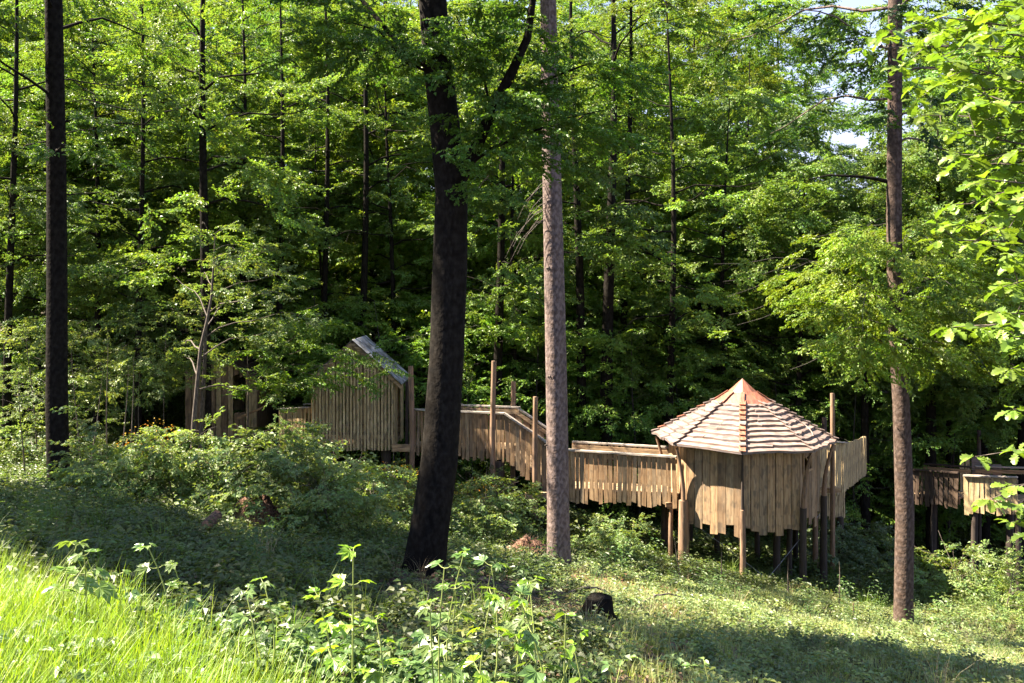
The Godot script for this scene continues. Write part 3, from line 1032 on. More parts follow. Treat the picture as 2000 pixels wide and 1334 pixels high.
func oak() -> void:
	rng.seed = 301
	var base := Vector3(5.6, land(5.6, 6.4), -6.4)
	var t := thing("young_oak", "bright yellow-green lobed leaves of a young oak reaching in along the right edge", "oak", base)
	var trunk := PackedVector3Array()
	var rad := PackedFloat32Array()
	for k in 8:
		trunk.append(Vector3(0.1 * sin(k * 1.1), -0.3 + k * 1.25, 0.1 * cos(k)))
		rad.append(lerpf(0.13, 0.03, k / 7.0))
	var g := Geo.new()
	g.tube(trunk, rad, 10, 0.05)
	put("trunk", g.mesh(), M.beech_bark, t)
	# boughs: where each ends, as the photograph shows their tips
	var tips := [[1740, 60, 6.0], [1690, 95, 6.6], [1800, 30, 5.4], [1790, 165, 5.8], [1850, 120, 5.2], [1800, 225, 6.0], [1870, 260, 5.2], [1920, 60, 5.0], [1935, 200, 4.9], [1850, 330, 5.8], [1925, 350, 5.0], [1830, 470, 5.6], [1880, 440, 5.0], [1940, 480, 4.8], [1960, 560, 5.0], [1910, 640, 5.3], [1950, 610, 5.0], [1975, 720, 5.0], [1990, 400, 4.9], [1980, 800, 5.2], [1985, 880, 5.4], [1975, 1020, 5.6], [1880, 30, 5.6], [1975, 130, 5.0], [1990, 290, 5.0], [1960, 30, 4.8], [1760, 130, 6.2], [1900, 160, 5.6], [1860, 400, 5.6], [1980, 660, 5.2], [1840, 60, 5.6], [1780, 90, 6.0], [1900, 110, 5.3], [1950, 260, 5.3], [1890, 310, 5.6], [1960, 330, 5.4], [1990, 180, 5.2], [1930, 420, 5.5], [1985, 500, 5.3], [1900, 210, 5.5], [1990, 80, 5.4], [1940, 10, 5.4], [1970, 950, 5.4], [1985, 620, 5.4]]
	var br := Geo.new()
	var made := 0
	var where: Array = []
	var tints: Array = []
	for q in tips:
		var tip: Vector3 = at(q[0], q[1], q[2]) - base
		var from := Vector3(0, clampf(tip.y - rr(0.3, 0.9), 0.8, 8.0), 0)
		var line := PackedVector3Array()
		var r := PackedFloat32Array()
		var bow := Vector3(rr(-0.1, 0.1), rr(0.1, 0.3), rr(-0.2, 0.2))
		for k in 9:
			var f := k / 8.0
			line.append(from.lerp(tip, f) + bow * sin(f * PI))
			r.append(lerpf(0.022, 0.003, f))
		br.tube(line, r, 6)
		# leaves gather in tufts along the outer part of the bough
		for k in 10:
			var f := lerpf(8.0, 4.2, k / 9.0)
			var kk := mini(int(f), 7)
			var p := line[kk].lerp(line[kk + 1], f - kk)
			if k > 0:
				var so := Vector3(rr(-1, 1), rr(-0.5, 0.7), rr(-1, 1)).normalized() * rr(0.08, 0.32)
				br.tube(PackedVector3Array([p, p + so]), PackedFloat32Array([0.004, 0.002]), 4, 0.0, 0, false)
				p += so
			for w in 7:
				var a := w * 2.4 + rr(-0.5, 0.5)
				var dv := Vector3(cos(a), rr(-0.55, 0.35), sin(a))
				var tr := facing(dv, rr(-0.6, 0.6), rr(0.08, 0.14), p + dv.normalized() * 0.015)
				if made < 290 and k < 3:
					var mi := put("leaf", M.oak[rng.randi() % 4], leaf_tone(Color(0.16, 0.25, 0.035)), t)
					mi.transform = tr
					made += 1
				else:
					where.append(tr)
					var b := rr(0.75, 1.25)
					tints.append(Color(0.16 * b * rr(0.9, 1.1), 0.25 * b, 0.035 * b))
		# sparser leaves towards the trunk
		for k in 26:
			var f := rr(1.2, 5.0)
			var p := line[int(f)].lerp(line[int(f) + 1], f - int(f)) + Vector3(rr(-0.3, 0.3), rr(-0.25, 0.25), rr(-0.3, 0.3))
			var an := rr(0, TAU)
			var b := rr(0.75, 1.25)
			where.append(facing(Vector3(cos(an), rr(-0.5, 0.3), sin(an)), rr(-0.6, 0.6), rr(0.08, 0.14), p))
			tints.append(Color(0.16 * b, 0.25 * b, 0.035 * b))
	put("boughs", br.mesh(), M.twig_bark, t).set_meta("kind", "stuff")
	scatter("foliage", M.oak[1], M.oak_leaf, t, where, tints)

func ground_sheet() -> void:
	var g := Geo.new()
	var xs: Array = []
	var ds: Array = []
	for k in range(-70, 71):
		xs.append(signf(k) * (absf(k) * 0.33 + pow(absf(k) / 70.0, 5.0) * 380.0))
	for k in range(0, 120):
		ds.append(-8.0 + k * 0.42 + pow(k / 119.0, 6.0) * 350.0)
	for d in ds:
		for x in xs:
			g.v.append(Vector3(x, land(x, d) + 0.03 * sin(x * 4.1 + d * 3.3) + 0.02 * sin(x * 9.0 - d * 7.0) if absf(x) < 30 and d < 45 else land(x, minf(d, 110.0)), -d))
			g.n.append(Vector3.UP)
	var w := xs.size()
	for r in ds.size() - 1:
		for q in w - 1:
			var a := r * w + q
			g.i.append_array(PackedInt32Array([a, a + w, a + 1, a + 1, a + w, a + w + 1]))
	for r in range(1, ds.size() - 1):
		for q in range(1, w - 1):
			var k := r * w + q
			g.n[k] = (g.v[k + 1] - g.v[k - 1]).cross(g.v[k + w] - g.v[k - w]).normalized()
	put("ground", g.mesh(), M.earth, self).set_meta("kind", "structure")

func cover(called: String, label: String, category: String, meshes: Array, mat: Material, spots: Array, tint: Color, spread := 0.25) -> void:   # spots: [x, d, size]
	var lists: Array = []
	for k in meshes.size():
		lists.append([[], []])
	for s in spots:
		var k := rng.randi() % meshes.size()
		var b := Basis(Vector3.UP, rr(0, TAU)).scaled(Vector3(s[2], s[2] * rr(0.8, 1.25), s[2]))
		lists[k][0].append(Transform3D(b, Vector3(s[0], land(s[0], s[1]) - 0.02, -s[1])))
		var br := rr(1.0 - spread, 1.0 + spread)
		var yl := rr(-0.12, 0.12)
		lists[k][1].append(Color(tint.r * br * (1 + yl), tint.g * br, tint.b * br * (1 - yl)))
	for k in meshes.size():
		if lists[k][0].size():
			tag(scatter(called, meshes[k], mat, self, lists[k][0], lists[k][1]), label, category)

func mound(called: String, label: String, category: String, where: Vector3, size: Vector3, mat: Material, sd: int, sticks: int) -> void:
	rng.seed = sd
	var t := thing(called, label, category, where)
	var f := FastNoiseLite.new()
	f.seed = sd
	f.frequency = 1.6
	var g := Geo.new()
	var rows := 9
	var cols := 18
	for r in rows + 1:
		for q in cols:
			var a := TAU * q / cols
			var b := (r / float(rows)) * 1.75 - 0.2
			var p := Vector3(cos(a) * cos(minf(b, 1.57)), sin(b), sin(a) * cos(minf(b, 1.57)))
			var k := 1.0 + 0.45 * f.get_noise_3d(p.x * 1.2, p.y * 1.2, p.z * 1.2)
			g.v.append(p * size * k)
			g.n.append(p.normalized())
	for r in rows:
		for q in cols:
			var w := (q + 1) % cols
			var a := r * cols + q
			var b := r * cols + w
			g.i.append_array(PackedInt32Array([a, b, a + cols, b, b + cols, a + cols]))
	put("root_ball" if sticks < 0 else "heap", g.mesh(), mat, t)
	if sticks:
		var s := Geo.new()
		for k in absi(sticks):
			var a := rr(0, TAU)
			var b := rr(0.0, 1.5)
			var p := Vector3(cos(a) * cos(b), sin(b), sin(a) * cos(b)) * size * 0.95
			var dv := (p.normalized() * rr(0.1, 0.8) + Vector3(rr(-1, 1), rr(-0.6, 0.6), rr(-1, 1))).normalized() * rr(0.12, 0.4)
			s.tube(PackedVector3Array([p - dv * 0.4, p, p + dv * 0.6 + Vector3(0, -0.03, 0)]), PackedFloat32Array([0.008, 0.007, 0.003]), 4, 0.0, 0, false)
		put("twigs", s.mesh(), M.rotten_wood, t).set_meta("kind", "stuff")

func stick(called: String, label: String, category: String, pts: Array, r0: float, r1: float, mat: Material) -> void:
	var base: Vector3 = pts[0]
	var g := Geo.new()
	var line := PackedVector3Array()
	var rad := PackedFloat32Array()
	for k in pts.size():
		line.append(pts[k] - base)
		rad.append(lerpf(r0, r1, k / float(pts.size() - 1)))
	g.tube(line, rad, 7)
	tag(put(called, g.mesh(), mat, self, base), label, category)

func _ready() -> void:
	# the camera: level, its lens shifted down a little
	var cam := Camera3D.new()
	cam.name = "camera"
	cam.projection = Camera3D.PROJECTION_FRUSTUM
	cam.keep_aspect = Camera3D.KEEP_HEIGHT
	cam.near = 0.05
	cam.far = 900.0
	cam.size = 2.0 * 667.0 / F * 0.05
	cam.frustum_offset = Vector2(0, -107.0 / F * 0.05)
	add_child(cam)
	cam.position = Vector3(0, EYE, 0)
	cam.current = true
	var env := WorldEnvironment.new()
	env.name = "environment"
	var e := Environment.new()
	e.background_mode = Environment.BG_SKY
	var sky := ProceduralSkyMaterial.new()
	sky.sky_top_color = Color(0.60, 0.70, 0.92)
	sky.sky_horizon_color = Color(0.88, 0.90, 0.96)
	sky.sky_curve = 0.18
	sky.ground_bottom_color = Color(0.10, 0.10, 0.07)
	sky.ground_horizon_color = Color(0.35, 0.36, 0.33)
	e.sky = Sky.new()
	e.sky.sky_material = sky
	e.background_energy_multiplier = 0.28
	e.tonemap_mode = Environment.TONE_MAPPER_LINEAR
	e.tonemap_exposure = 6.8
	e.sdfgi_enabled = true
	e.ssao_enabled = true
	e.ssil_enabled = true
	env.environment = e
	add_child(env)
	var sun := DirectionalLight3D.new()
	sun.name = "sun"
	sun.light_color = Color(1.0, 0.95, 0.86)
	sun.light_energy = 1.6
	sun.light_angular_distance = 0.5
	sun.shadow_enabled = true
	add_child(sun)
	sun.look_at_from_position(SUN * 100.0, Vector3.ZERO, Vector3.UP)

	# the sun's own frame, and the gaps in the canopy
	sdir = SUN.normalized()
	e1 = sdir.cross(Vector3.UP).normalized()
	e2 = e1.cross(sdir)
	gap_noise.seed = 5
	gap_noise.noise_type = FastNoiseLite.TYPE_SIMPLEX
	gap_noise.frequency = 0.22
	gap_noise.fractal_octaves = 2
	for a in [[115, 975, 17.5], [825, 1128, 12.0], [1092, 1120, 16.7], [1765, 1230, 17.0], [1450, 1135, 20.2], [700, 965, 24.5], [0, 1334, 4.4], [1300, 1334, 7.2], [1700, 1300, 11.5], [1905, 1195, 25.5], [1600, 1334, 9.5], [2000, 1334, 9.0], [400, 1215, 7.5], [100, 1090, 7.0], [115, 1015, 13.0], [115, 1065, 9.5], [350, 1045, 13.0], [500, 1065, 12.0], [250, 990, 16.5], [500, 1005, 17.0], [600, 990, 20.5]]:
		anchor(a[0], a[1], a[2])
	make_materials()
	well(at(1447, 760, 22.0), at(1447, 850, 22.0), 2.5)            # the round roof
	well(at(1090, 930, 22.6), at(1340, 960, 21.2), 0.9)            # the lower walkway
	well(at(975, 850, 23.0), at(1060, 880, 22.7), 0.5)
	well(at(1040, 800, 22.6), at(1040, 950, 22.6), 0.35)
	well(at(1078, 380, 16.7), at(1093, 1110, 16.7), 0.85, 0.5)           # the pale trunk
	well(at(1765, 1000, 17.0), at(1765, 1220, 17.0), 0.7)         # the right-hand trunk
	well(at(1752, 760, 17.0), at(1760, 790, 17.0), 0.3)
	well(at(-150, 1130, 6.5), at(250, 1300, 4.8), 1.3)
	well(at(-100, 1300, 4.4), at(700, 1330, 4.3), 0.8)             # the grass at the left
	well(at(650, 1180, 4.6), at(1120, 1220, 4.6), 0.7)
	well(at(1150, 1140, 16.5), at(1600, 1230, 14.5), 1.5)          # the sunny strip of meadow
	well(at(1500, 1230, 14.0), at(2100, 1290, 12.0), 1.9)
	well(at(1900, 1150, 21.0), at(2000, 1230, 17.0), 0.7)
	well(at(300, 560, 21.0), at(480, 660, 20.0), 1.0, 2.5)              # leaves at the left and in the middle
	well(at(60, 840, 20.0), at(560, 900, 19.0), 1.5, 1.0)
	well(at(640, 740, 24.0), at(740, 830, 24.0), 1.3)
	well(at(200, 950, 17.5), at(580, 975, 17.0), 1.2)
	well(at(-20, 900, 18.5), at(420, 930, 18.0), 1.5)
	well(at(450, 860, 19.0), at(560, 960, 18.0), 1.0)
	well(at(200, 850, 18.0), at(330, 960, 17.0), 0.6)
	well(at(330, 300, 24.0), at(450, 200, 24.0), 2.2, 3.0)
	well(at(290, 440, 23.0), at(450, 470, 22.0), 1.1, 2.5)
	well(at(930, 480, 28.0), at(970, 760, 27.0), 1.4, 3.0)
	well(at(1300, 380, 28.0), at(1290, 560, 28.0), 1.6, 3.0)
	well(at(1490, 430, 27.0), at(1650, 470, 27.0), 1.6, 3.0)
	well(at(630, 200, 28.0), at(720, 320, 28.0), 2.3, 3.0)
	well(at(40, 640, 21.0), at(250, 780, 20.0), 1.3, 2.0)
	well(at(1130, 1000, 24.0), at(1260, 1060, 22.0), 0.6)
	well(at(700, 1290, 4.1), at(1250, 1310, 3.8), 0.5)
	well(at(1600, 560, 17.5), at(1800, 620, 17.5), 1.2, 2.8)
	well(at(1700, 50, 6.0), at(2050, 700, 5.0), 1.3)               # the young oak stands in the open
	clearings = [AABB(Vector3(-5.2, -7, -26.4), Vector3(13.5, 7.6, 5.6)), AABB(Vector3(3.0, -8, -25.2), Vector3(5.4, 8.2, 9.5)), AABB(Vector3(-10.6, -7, -28.2), Vector3(4.6, 5.9, 9.0)), AABB(Vector3(10.5, -9, -27.0), Vector3(5.4, 5.6, 4.0))]

	spray_meshes = []
	for k in 5:
		spray_meshes.append(make_spray(0.72, 0.075, 0.05, 8, 0.12, 40 + k))
	spray_meshes.append(make_spray(0.5, 0.055, 0.034, 5, 0.1, 50))     # 5, 6: small-leaved shrubs
	spray_meshes.append(make_spray(0.5, 0.06, 0.04, 4, 0.2, 51))
	spray_meshes.append(make_spray(1.2, 0.115, 0.078, 9, 0.12, 52))     # 7, 8: coarse, for the far trees
	spray_meshes.append(make_spray(1.15, 0.10, 0.07, 10, 0.15, 53))
	spray_meshes.append(make_spray(0.6, 0.09, 0.06, 5, 0.1, 54))       # 9
	M.palm = [make_palmate(5, 0.15, 1), make_palmate(5, 0.3, 2), make_palmate(5, 0.05, 3)]
	ovate_line = [[0.0, 0.0], [0.1, 0.16], [0.3, 0.28], [0.5, 0.3], [0.7, 0.22], [0.88, 0.1], [1.0, 0.0]]
	M.ovate = [make_lobed(ovate_line, 0.2, 1), make_lobed(ovate_line, 0.35, 2), make_lobed(ovate_line, 0.1, 3)]
	var oakl := [[0.0, 0.0], [0.1, 0.05], [0.2, 0.16], [0.28, 0.1], [0.4, 0.26], [0.48, 0.15], [0.62, 0.33], [0.7, 0.2], [0.82, 0.26], [0.9, 0.17], [0.97, 0.14], [1.0, 0.0]]
	M.oak = [make_lobed(oakl, 0.15, 1), make_lobed(oakl, 0.3, 2), make_lobed(oakl, 0.45, 3), make_lobed(oakl, 0.05, 4)]
	var sm := StandardMaterial3D.new()
	sm.albedo_color = lin(0.22, 0.26, 0.07)
	sm.roughness = 0.6
	M.stem = sm

	ground_sheet()
	built_path()
	near_trees()
	far_trees()
	understorey()
	oak()
	forest_floor()
	foreground()

var ovate_line: Array = []

func near_trees() -> void:
	var a := traced_trunk([[115, 985, 43], [113, 800, 40], [111, 560, 38], [108, 300, 36], [106, 0, 32]], 17.5, 9.0)
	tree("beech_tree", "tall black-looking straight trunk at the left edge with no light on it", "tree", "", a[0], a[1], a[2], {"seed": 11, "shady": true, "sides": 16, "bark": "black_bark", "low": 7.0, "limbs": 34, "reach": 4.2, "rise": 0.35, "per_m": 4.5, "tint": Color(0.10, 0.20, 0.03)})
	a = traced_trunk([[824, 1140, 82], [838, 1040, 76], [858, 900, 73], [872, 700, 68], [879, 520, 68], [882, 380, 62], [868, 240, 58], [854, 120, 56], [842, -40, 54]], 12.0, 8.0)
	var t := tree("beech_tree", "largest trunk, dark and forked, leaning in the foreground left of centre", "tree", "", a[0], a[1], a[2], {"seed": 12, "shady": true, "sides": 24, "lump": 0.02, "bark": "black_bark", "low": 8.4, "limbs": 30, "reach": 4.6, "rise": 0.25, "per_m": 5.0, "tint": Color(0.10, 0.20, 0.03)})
	var base: Vector3 = a[0]
	# the forked limb to the right and the bough to the left
	rng.seed = 13
	var forks := [[[[888, 370, 12.0, 30], [925, 300, 11.9, 24], [962, 215, 11.8, 22], [1000, 140, 11.7, 19], [1030, 75, 11.6, 16], [1050, -60, 11.5, 11], [1075, -220, 11.4, 4]], "forked_limb"], [[[835, 130, 12.0, 13], [800, 105, 12.1, 11], [765, 70, 12.2, 10], [725, 22, 12.3, 9], [690, -20, 12.4, 7], [600, -80, 12.6, 3]], "bough"], [[[905, 330, 11.9, 7], [960, 290, 11.7, 6], [1020, 265, 11.5, 5], [1110, 230, 11.3, 3], [1180, 215, 11.2, 2]], "bough"], [[[965, 215, 11.8, 8], [1010, 185, 11.6, 6], [1080, 150, 11.4, 5], [1160, 120, 11.2, 3]], "bough"], [[[960, 225, 11.8, 6], [945, 150, 11.8, 5], [915, 80, 11.8, 3], [890, 30, 11.8, 2]], "bough"], [[[835, 140, 12.0, 6], [790, 120, 11.8, 5], [740, 60, 11.6, 3], [660, 36, 11.4, 2]], "bough"]]
	var where: Array = []
	var tints: Array = []
	for f in forks:
		var g := Geo.new()
		var p := PackedVector3Array()
		var r := PackedFloat32Array()
		for q in f[0]:
			p.append(at(q[0], q[1], q[2]) - base)
			r.append(q[3] * q[2] / F * 0.5)
		g.tube(p, r, 10, 0.05)
		put(f[1], g.mesh(), M.black_bark, t)
		var l := 0.0
		for k in p.size() - 1:
			l += p[k].distance_to(p[k + 1])
		fill_limb(p, l, 1.0, 11.0, 0.8, Color(0.10, 0.20, 0.03), base, where, tints, {"from": 0.25, "dapple": 0.9, "keep_in_well": 0.6, "dense": 5.0, "shady": true})
	# short leafy twigs hung about the fork
	for q in [[870, 330, 90, 12], [925, 345, 60, 10], [960, 270, 110, 40], [1010, 210, 120, 50], [1060, 280, 130, 40], [1120, 190, 120, 50], [900, 120, 90, 50], [850, 90, 60, 20], [700, 40, 150, 40], [640, 90, 120, 30], [1000, 60, 120, 50], [950, 30, 100, 40]]:
		for k in int(q[3] * 0.6):
			var p := at(q[0] + rr(-1, 1) * q[2], q[1] + rr(-0.45, 0.45) * q[2], rr(11.0, 12.3))
			if (in_well(p) and rng.randf() < 0.35) or (p.x > 0.4 and q[1] > 300 and p.y < 3.0):
				continue
			var an := rr(0, TAU)
			where.append(facing(Vector3(cos(an), rr(-0.35, 0.0), sin(an)), rr(-0.3, 0.3), rr(0.45, 0.75), p - base))
			var b := rr(0.8, 1.2)
			tints.append(Color(0.10 * b, 0.20 * b, 0.03 * b))
	scatter("fork_foliage", spray_meshes[2], M.beech_leaf, t, where, tints)
	a = traced_trunk([[1092, 1124, 50], [1090, 1000, 44], [1088, 800, 42], [1084, 600, 40], [1079, 400, 37], [1074, 180, 34], [1070, -40, 31]], 16.7, 9.0)
	var sp := tree("spruce_tree", "pale sunlit trunk in the centre, standing before the stair section of the walkway", "tree", "", a[0], a[1], a[2], {"seed": 14, "shady": true, "sides": 20, "lump": 0.02, "bark": "spruce_bark", "limb_bark": "twig_bark", "low": 11.5, "limbs": 22, "reach": 3.2, "per_m": 5.0, "tint": Color(0.09, 0.18, 0.03)})
	rng.seed = 15
	# dry hanging twigs on the pale trunk
	for q in 9:
		var p0: Vector3 = at(1068, rr(345, 430), 16.6) - a[0]
		var s := rr(0.4, 1.0)
		var tg := Geo.new()
		tg.tube(PackedVector3Array([p0, p0 + Vector3(-0.25 * s, -0.12 * s, 0.1), p0 + Vector3(-0.6 * s, -0.5 * s, rr(-0.2, 0.3)), p0 + Vector3(-0.85 * s, -1.0 * s, rr(-0.3, 0.4))]), PackedFloat32Array([0.008, 0.007, 0.005, 0.003]), 5)
		put("dead_twig", tg.mesh(), M.twig_bark, sp)
	for q in 14:
		var v0 := rr(380, 1040)
		var si := rr(-1, 1)
		var p0: Vector3 = at(lerpf(1078, 1091, (v0 - 380) / 660.0) + 18.0 * si, v0, 16.55 + 0.12 * absf(si)) - a[0]
		var stub := Geo.new()
		stub.tube(PackedVector3Array([p0 - Vector3(0.04 * si, 0.0, -0.06), p0 + Vector3(0.03 * si, -0.005, 0.02), p0 + Vector3(0.06 * si, -0.01, 0.05)]), PackedFloat32Array([0.035, 0.022, 0.013]), 7)
		put("branch_stub", stub.mesh(), M.twig_bark, sp)
	a = traced_trunk([[1765, 1232, 38], [1765, 1000, 34], [1761, 800, 31], [1751, 600, 29], [1745, 420, 28], [1746, 200, 27], [1750, -40, 26]], 17.0, 7.0)
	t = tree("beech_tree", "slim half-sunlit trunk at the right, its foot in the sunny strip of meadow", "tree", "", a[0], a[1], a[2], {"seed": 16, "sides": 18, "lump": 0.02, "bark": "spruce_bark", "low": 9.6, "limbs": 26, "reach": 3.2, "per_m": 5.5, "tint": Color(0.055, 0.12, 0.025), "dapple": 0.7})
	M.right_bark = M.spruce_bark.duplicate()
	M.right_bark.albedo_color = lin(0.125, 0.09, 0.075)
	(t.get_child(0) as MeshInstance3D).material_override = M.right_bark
	var g := Geo.new()
	var p := PackedVector3Array()
	var r := PackedFloat32Array()
	for q in [[1745, 358, 17.0, 10], [1715, 350, 17.0, 8], [1680, 345, 17.0, 6], [1620, 342, 17.1, 4], [1580, 350, 17.2, 2]]:
		p.append(at(q[0], q[1], q[2]) - t.position)
		r.append(q[3] * q[2] / F * 0.5)
	g.tube(p, r, 8)
	put("bough", g.mesh(), M.black_bark, t)
	# the drooping young beech behind it, an umbrella of bright sprays
	rng.seed = 17
	var b := at(1772, 1120, 17.7)
	b.y = land(b.x, 17.7)
	var up := at(1700, 490, 17.7).y - b.y
	var tr := pole_trunk(b, up + 0.4, 0.05, Vector2(-0.3, 0.2), 17)
	tree("young_beech", "young beech with arching bright yellow-green boughs above the right of the round hut", "tree", "", b, tr[0], tr[1], {"seed": 17, "low": up - 2.2, "limbs": 36, "reach": 3.1, "rise": 0.28, "droop": 0.5, "per_m": 6.0, "dense": 9.0, "width": 0.35, "hang": 0.2, "k": 0.85, "tint": Color(0.2, 0.3, 0.03), "dapple": 0.8, "clear": true})
	# off to the left, outside the picture: the trees whose shade falls on the slope
	var o := [[-10.5, 11.0, 20.0], [-14.5, 14.2, 23.0], [-19.5, 13.0, 24.0], [-13.5, 11.8, 19.0]]
	for k in o.size():
		quick_tree(["beech just outside the left edge, level with the big trunk", "tall beech farther outside the left edge, behind the first", "tallest beech farthest outside the left edge", "shorter beech outside the left edge, nearest the tall grass"][k], "trees outside the left edge", o[k][0], o[k][1], o[k][2], 0.22, {"seed": 60 + k, "low": 5.5, "limbs": 34, "reach": 4.2, "per_m": 4.5, "spray": 7 + k % 2, "k": 0.85, "dapple": -0.05, "shady": true})

func far_trees() -> void:
	# trunks that can be told apart in the photograph: [u, foot distance, width in pixels, height, low, reach, label, bark]
	var L := [
		[402, 23.5, 21, 19.0, 5.2, 3.6, "dark trunk behind the bright layered leaves, second from the left edge", 0.13],
		[12, 24.0, 16, 18.0, 4.6, 3.2, "thin dark trunk almost cut off by the left edge of the picture", 0.10],
		[538, 28.7, 15, 18.0, 7.6, 3.2, "dark trunk in the gap between the brown hut and the gabled hut", 0.11],
		[630, 29.3, 15, 19.0, 8.1, 3.2, "dark trunk rising directly behind the ridge of the gabled hut", 0.12],
		[702, 29.0, 17, 20.0, 8.1, 3.4, "dark trunk just right of the gabled hut's ridge", 0.12],
		[770, 29.5, 12, 17.0, 5.6, 3.0, "thin dark trunk between the gabled hut and the big forked trunk", 0.13],
		[968, 27.7, 22, 19.0, 6.8, 3.2, "black trunk directly behind the tall post of the upper walkway", 0.12],
		[1008, 28.4, 13, 15.0, 4.2, 2.8, "thin leaning trunk behind the top of the stair section", 0.14],
		[1135, 27.9, 22, 20.0, 8.6, 3.2, "black trunk close to the right of the pale central trunk", 0.10],
		[1184, 27.7, 28, 21.0, 9.2, 3.4, "thicker black trunk, second to the right of the pale central trunk", 0.10],
		[1304, 28.1, 17, 18.0, 6.0, 3.4, "dark trunk left of the round hut's roof with bright layered boughs", 0.15],
		[1218, 30.1, 17, 22.0, 6.6, 3.4, "distant trunk showing high up between the pale trunk and the round hut", 0.13],
		[1418, 29.3, 14, 15.0, 5.1, 3.4, "dark trunk behind the left slope of the round roof", 0.12],
		[1560, 28.4, 15, 13.0, 4.4, 3.2, "dark trunk behind the right slope of the round roof", 0.13],
		[1692, 27.6, 20, 12.0, 6.6, 2.8, "dark trunk between the round hut's walkway and the right-hand trunk", 0.11],
		[1822, 27.7, 24, 15.0, 6.8, 3.2, "black trunk rising through the shaded low walkway", 0.10],
		[1762, 28.4, 14, 14.0, 6.0, 2.8, "thin black trunk just behind the slim half-sunlit trunk", 0.10],
		[1925, 28.4, 18, 16.0, 5.6, 3.2, "dark trunk behind the viewing platform", 0.12],
		[1990, 27.6, 20, 16.0, 6.6, 3.2, "dark trunk at the very right edge beside the platform", 0.10],
		[270, 26.0, 14, 17.0, 4.6, 3.2, "slim dark trunk in the shadowed gap right of the black left-hand trunk", 0.09],
		[190, 28.4, 13, 17.0, 4.1, 3.2, "faint trunk deep in leaves close to the black left-hand trunk", 0.12],
		[470, 30.1, 13, 19.0, 5.6, 3.4, "distant trunk above the brown hut", 0.14],
	]
	for k in L.size():
		var q: Array = L[k]
		rng.seed = 400 + k
		var d: float = q[1]
		var g: float = q[7]
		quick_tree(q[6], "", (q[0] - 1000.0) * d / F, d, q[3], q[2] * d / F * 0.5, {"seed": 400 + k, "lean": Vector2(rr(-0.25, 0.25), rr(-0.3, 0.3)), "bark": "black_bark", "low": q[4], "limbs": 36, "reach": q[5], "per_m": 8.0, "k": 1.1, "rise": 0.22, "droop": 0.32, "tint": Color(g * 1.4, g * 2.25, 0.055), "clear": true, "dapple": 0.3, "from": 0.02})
	var Y := [[640, 28.5, 5.0, "behind the gabled hut's ridge"], [775, 28.0, 4.6, "between the gabled hut and the big forked trunk"], [925, 27.5, 5.5, "just right of the big forked trunk, above the upper walkway"], [1030, 28.5, 5.5, "behind the top of the stair section"], [1130, 30.0, 5.0, "behind the two black trunks"], [1250, 28.0, 5.2, "above the sunlit lower walkway"], [1350, 29.5, 5.0, "left of the round roof's peak"], [1540, 29.0, 5.5, "right of the round roof's peak"], [1670, 28.0, 5.0, "above the high-sided yellowish walkway"], [1850, 29.0, 5.5, "above the shaded low walkway"]]
	for k in Y.size():
		var q: Array = Y[k]
		rng.seed = 460 + k
		well(at(q[0] - 40, 720, q[1]), at(q[0] + 40, 600, q[1]), 1.0, 2.2)
	for k in Y.size():
		var q: Array = Y[k]
		rng.seed = 460 + k
		quick_tree("low leafy young beech " + q[3], "young beeches behind the walkways", (q[0] - 1000.0) * q[1] / F, q[1], q[2] + 1.5, 0.045, {"seed": 460 + k, "name": "young_beech", "low": 1.2, "limbs": 26, "reach": 2.1, "per_m": 6.0, "k": 1.0, "dense": 9.0, "rise": 0.25, "tint": Color(0.155, 0.28, 0.045), "dapple": 0.6, "clear": true, "thick": 0.2, "tilt": 0.4})
	# the green wall behind
	rng.seed = 500
	var n := 0
	for row in [[31.5, 9, 13.0, "in the nearest backdrop row"], [35.0, 12, 18.0, "in the second backdrop row"], [42.0, 13, 20.0, "in the middle backdrop row"], [51.0, 15, 23.0, "far back in the wood"], [63.0, 17, 27.0, "in the farthest backdrop row"]]:
		for k in row[1]:
			n += 1
			rng.seed = 500 + n
			var d: float = row[0] + rr(-2.5, 2.5)
			var half: float = row[0] * 0.72
			var x := lerpf(-half, half, (k + rr(0.2, 0.8)) / row[1])
			var h: float = row[2] * rr(0.85, 1.15)
			var u := x / d
			if u > 0.31 and u < 0.46:
				h *= 0.42
			var g := rr(0.105, 0.185)
			quick_tree(backdrop_label(1000.0 + u * F, row[3]), "trees of the green backdrop", x, d, h, 0.06 + 0.003 * h, {"seed": 500 + n, "bark": "black_bark", "low": 1.6, "limbs": int(24 + h * 1.3), "reach": 2.6 + 0.1 * h, "per_m": 4.8 if d < 40 else 3.6, "spray": 7 + n % 2, "k": 0.8 if d < 33 else 1.0 if d < 48 else 1.3, "rise": 0.2, "droop": 0.3, "tint": Color(g * rr(0.98, 1.25), g * rr(1.65, 1.95), rr(0.035, 0.06)), "tilt": rr(0.2, 0.7), "thick": rr(0.1, 0.35), "clear": true, "dapple": 0.28, "from": 0.02})

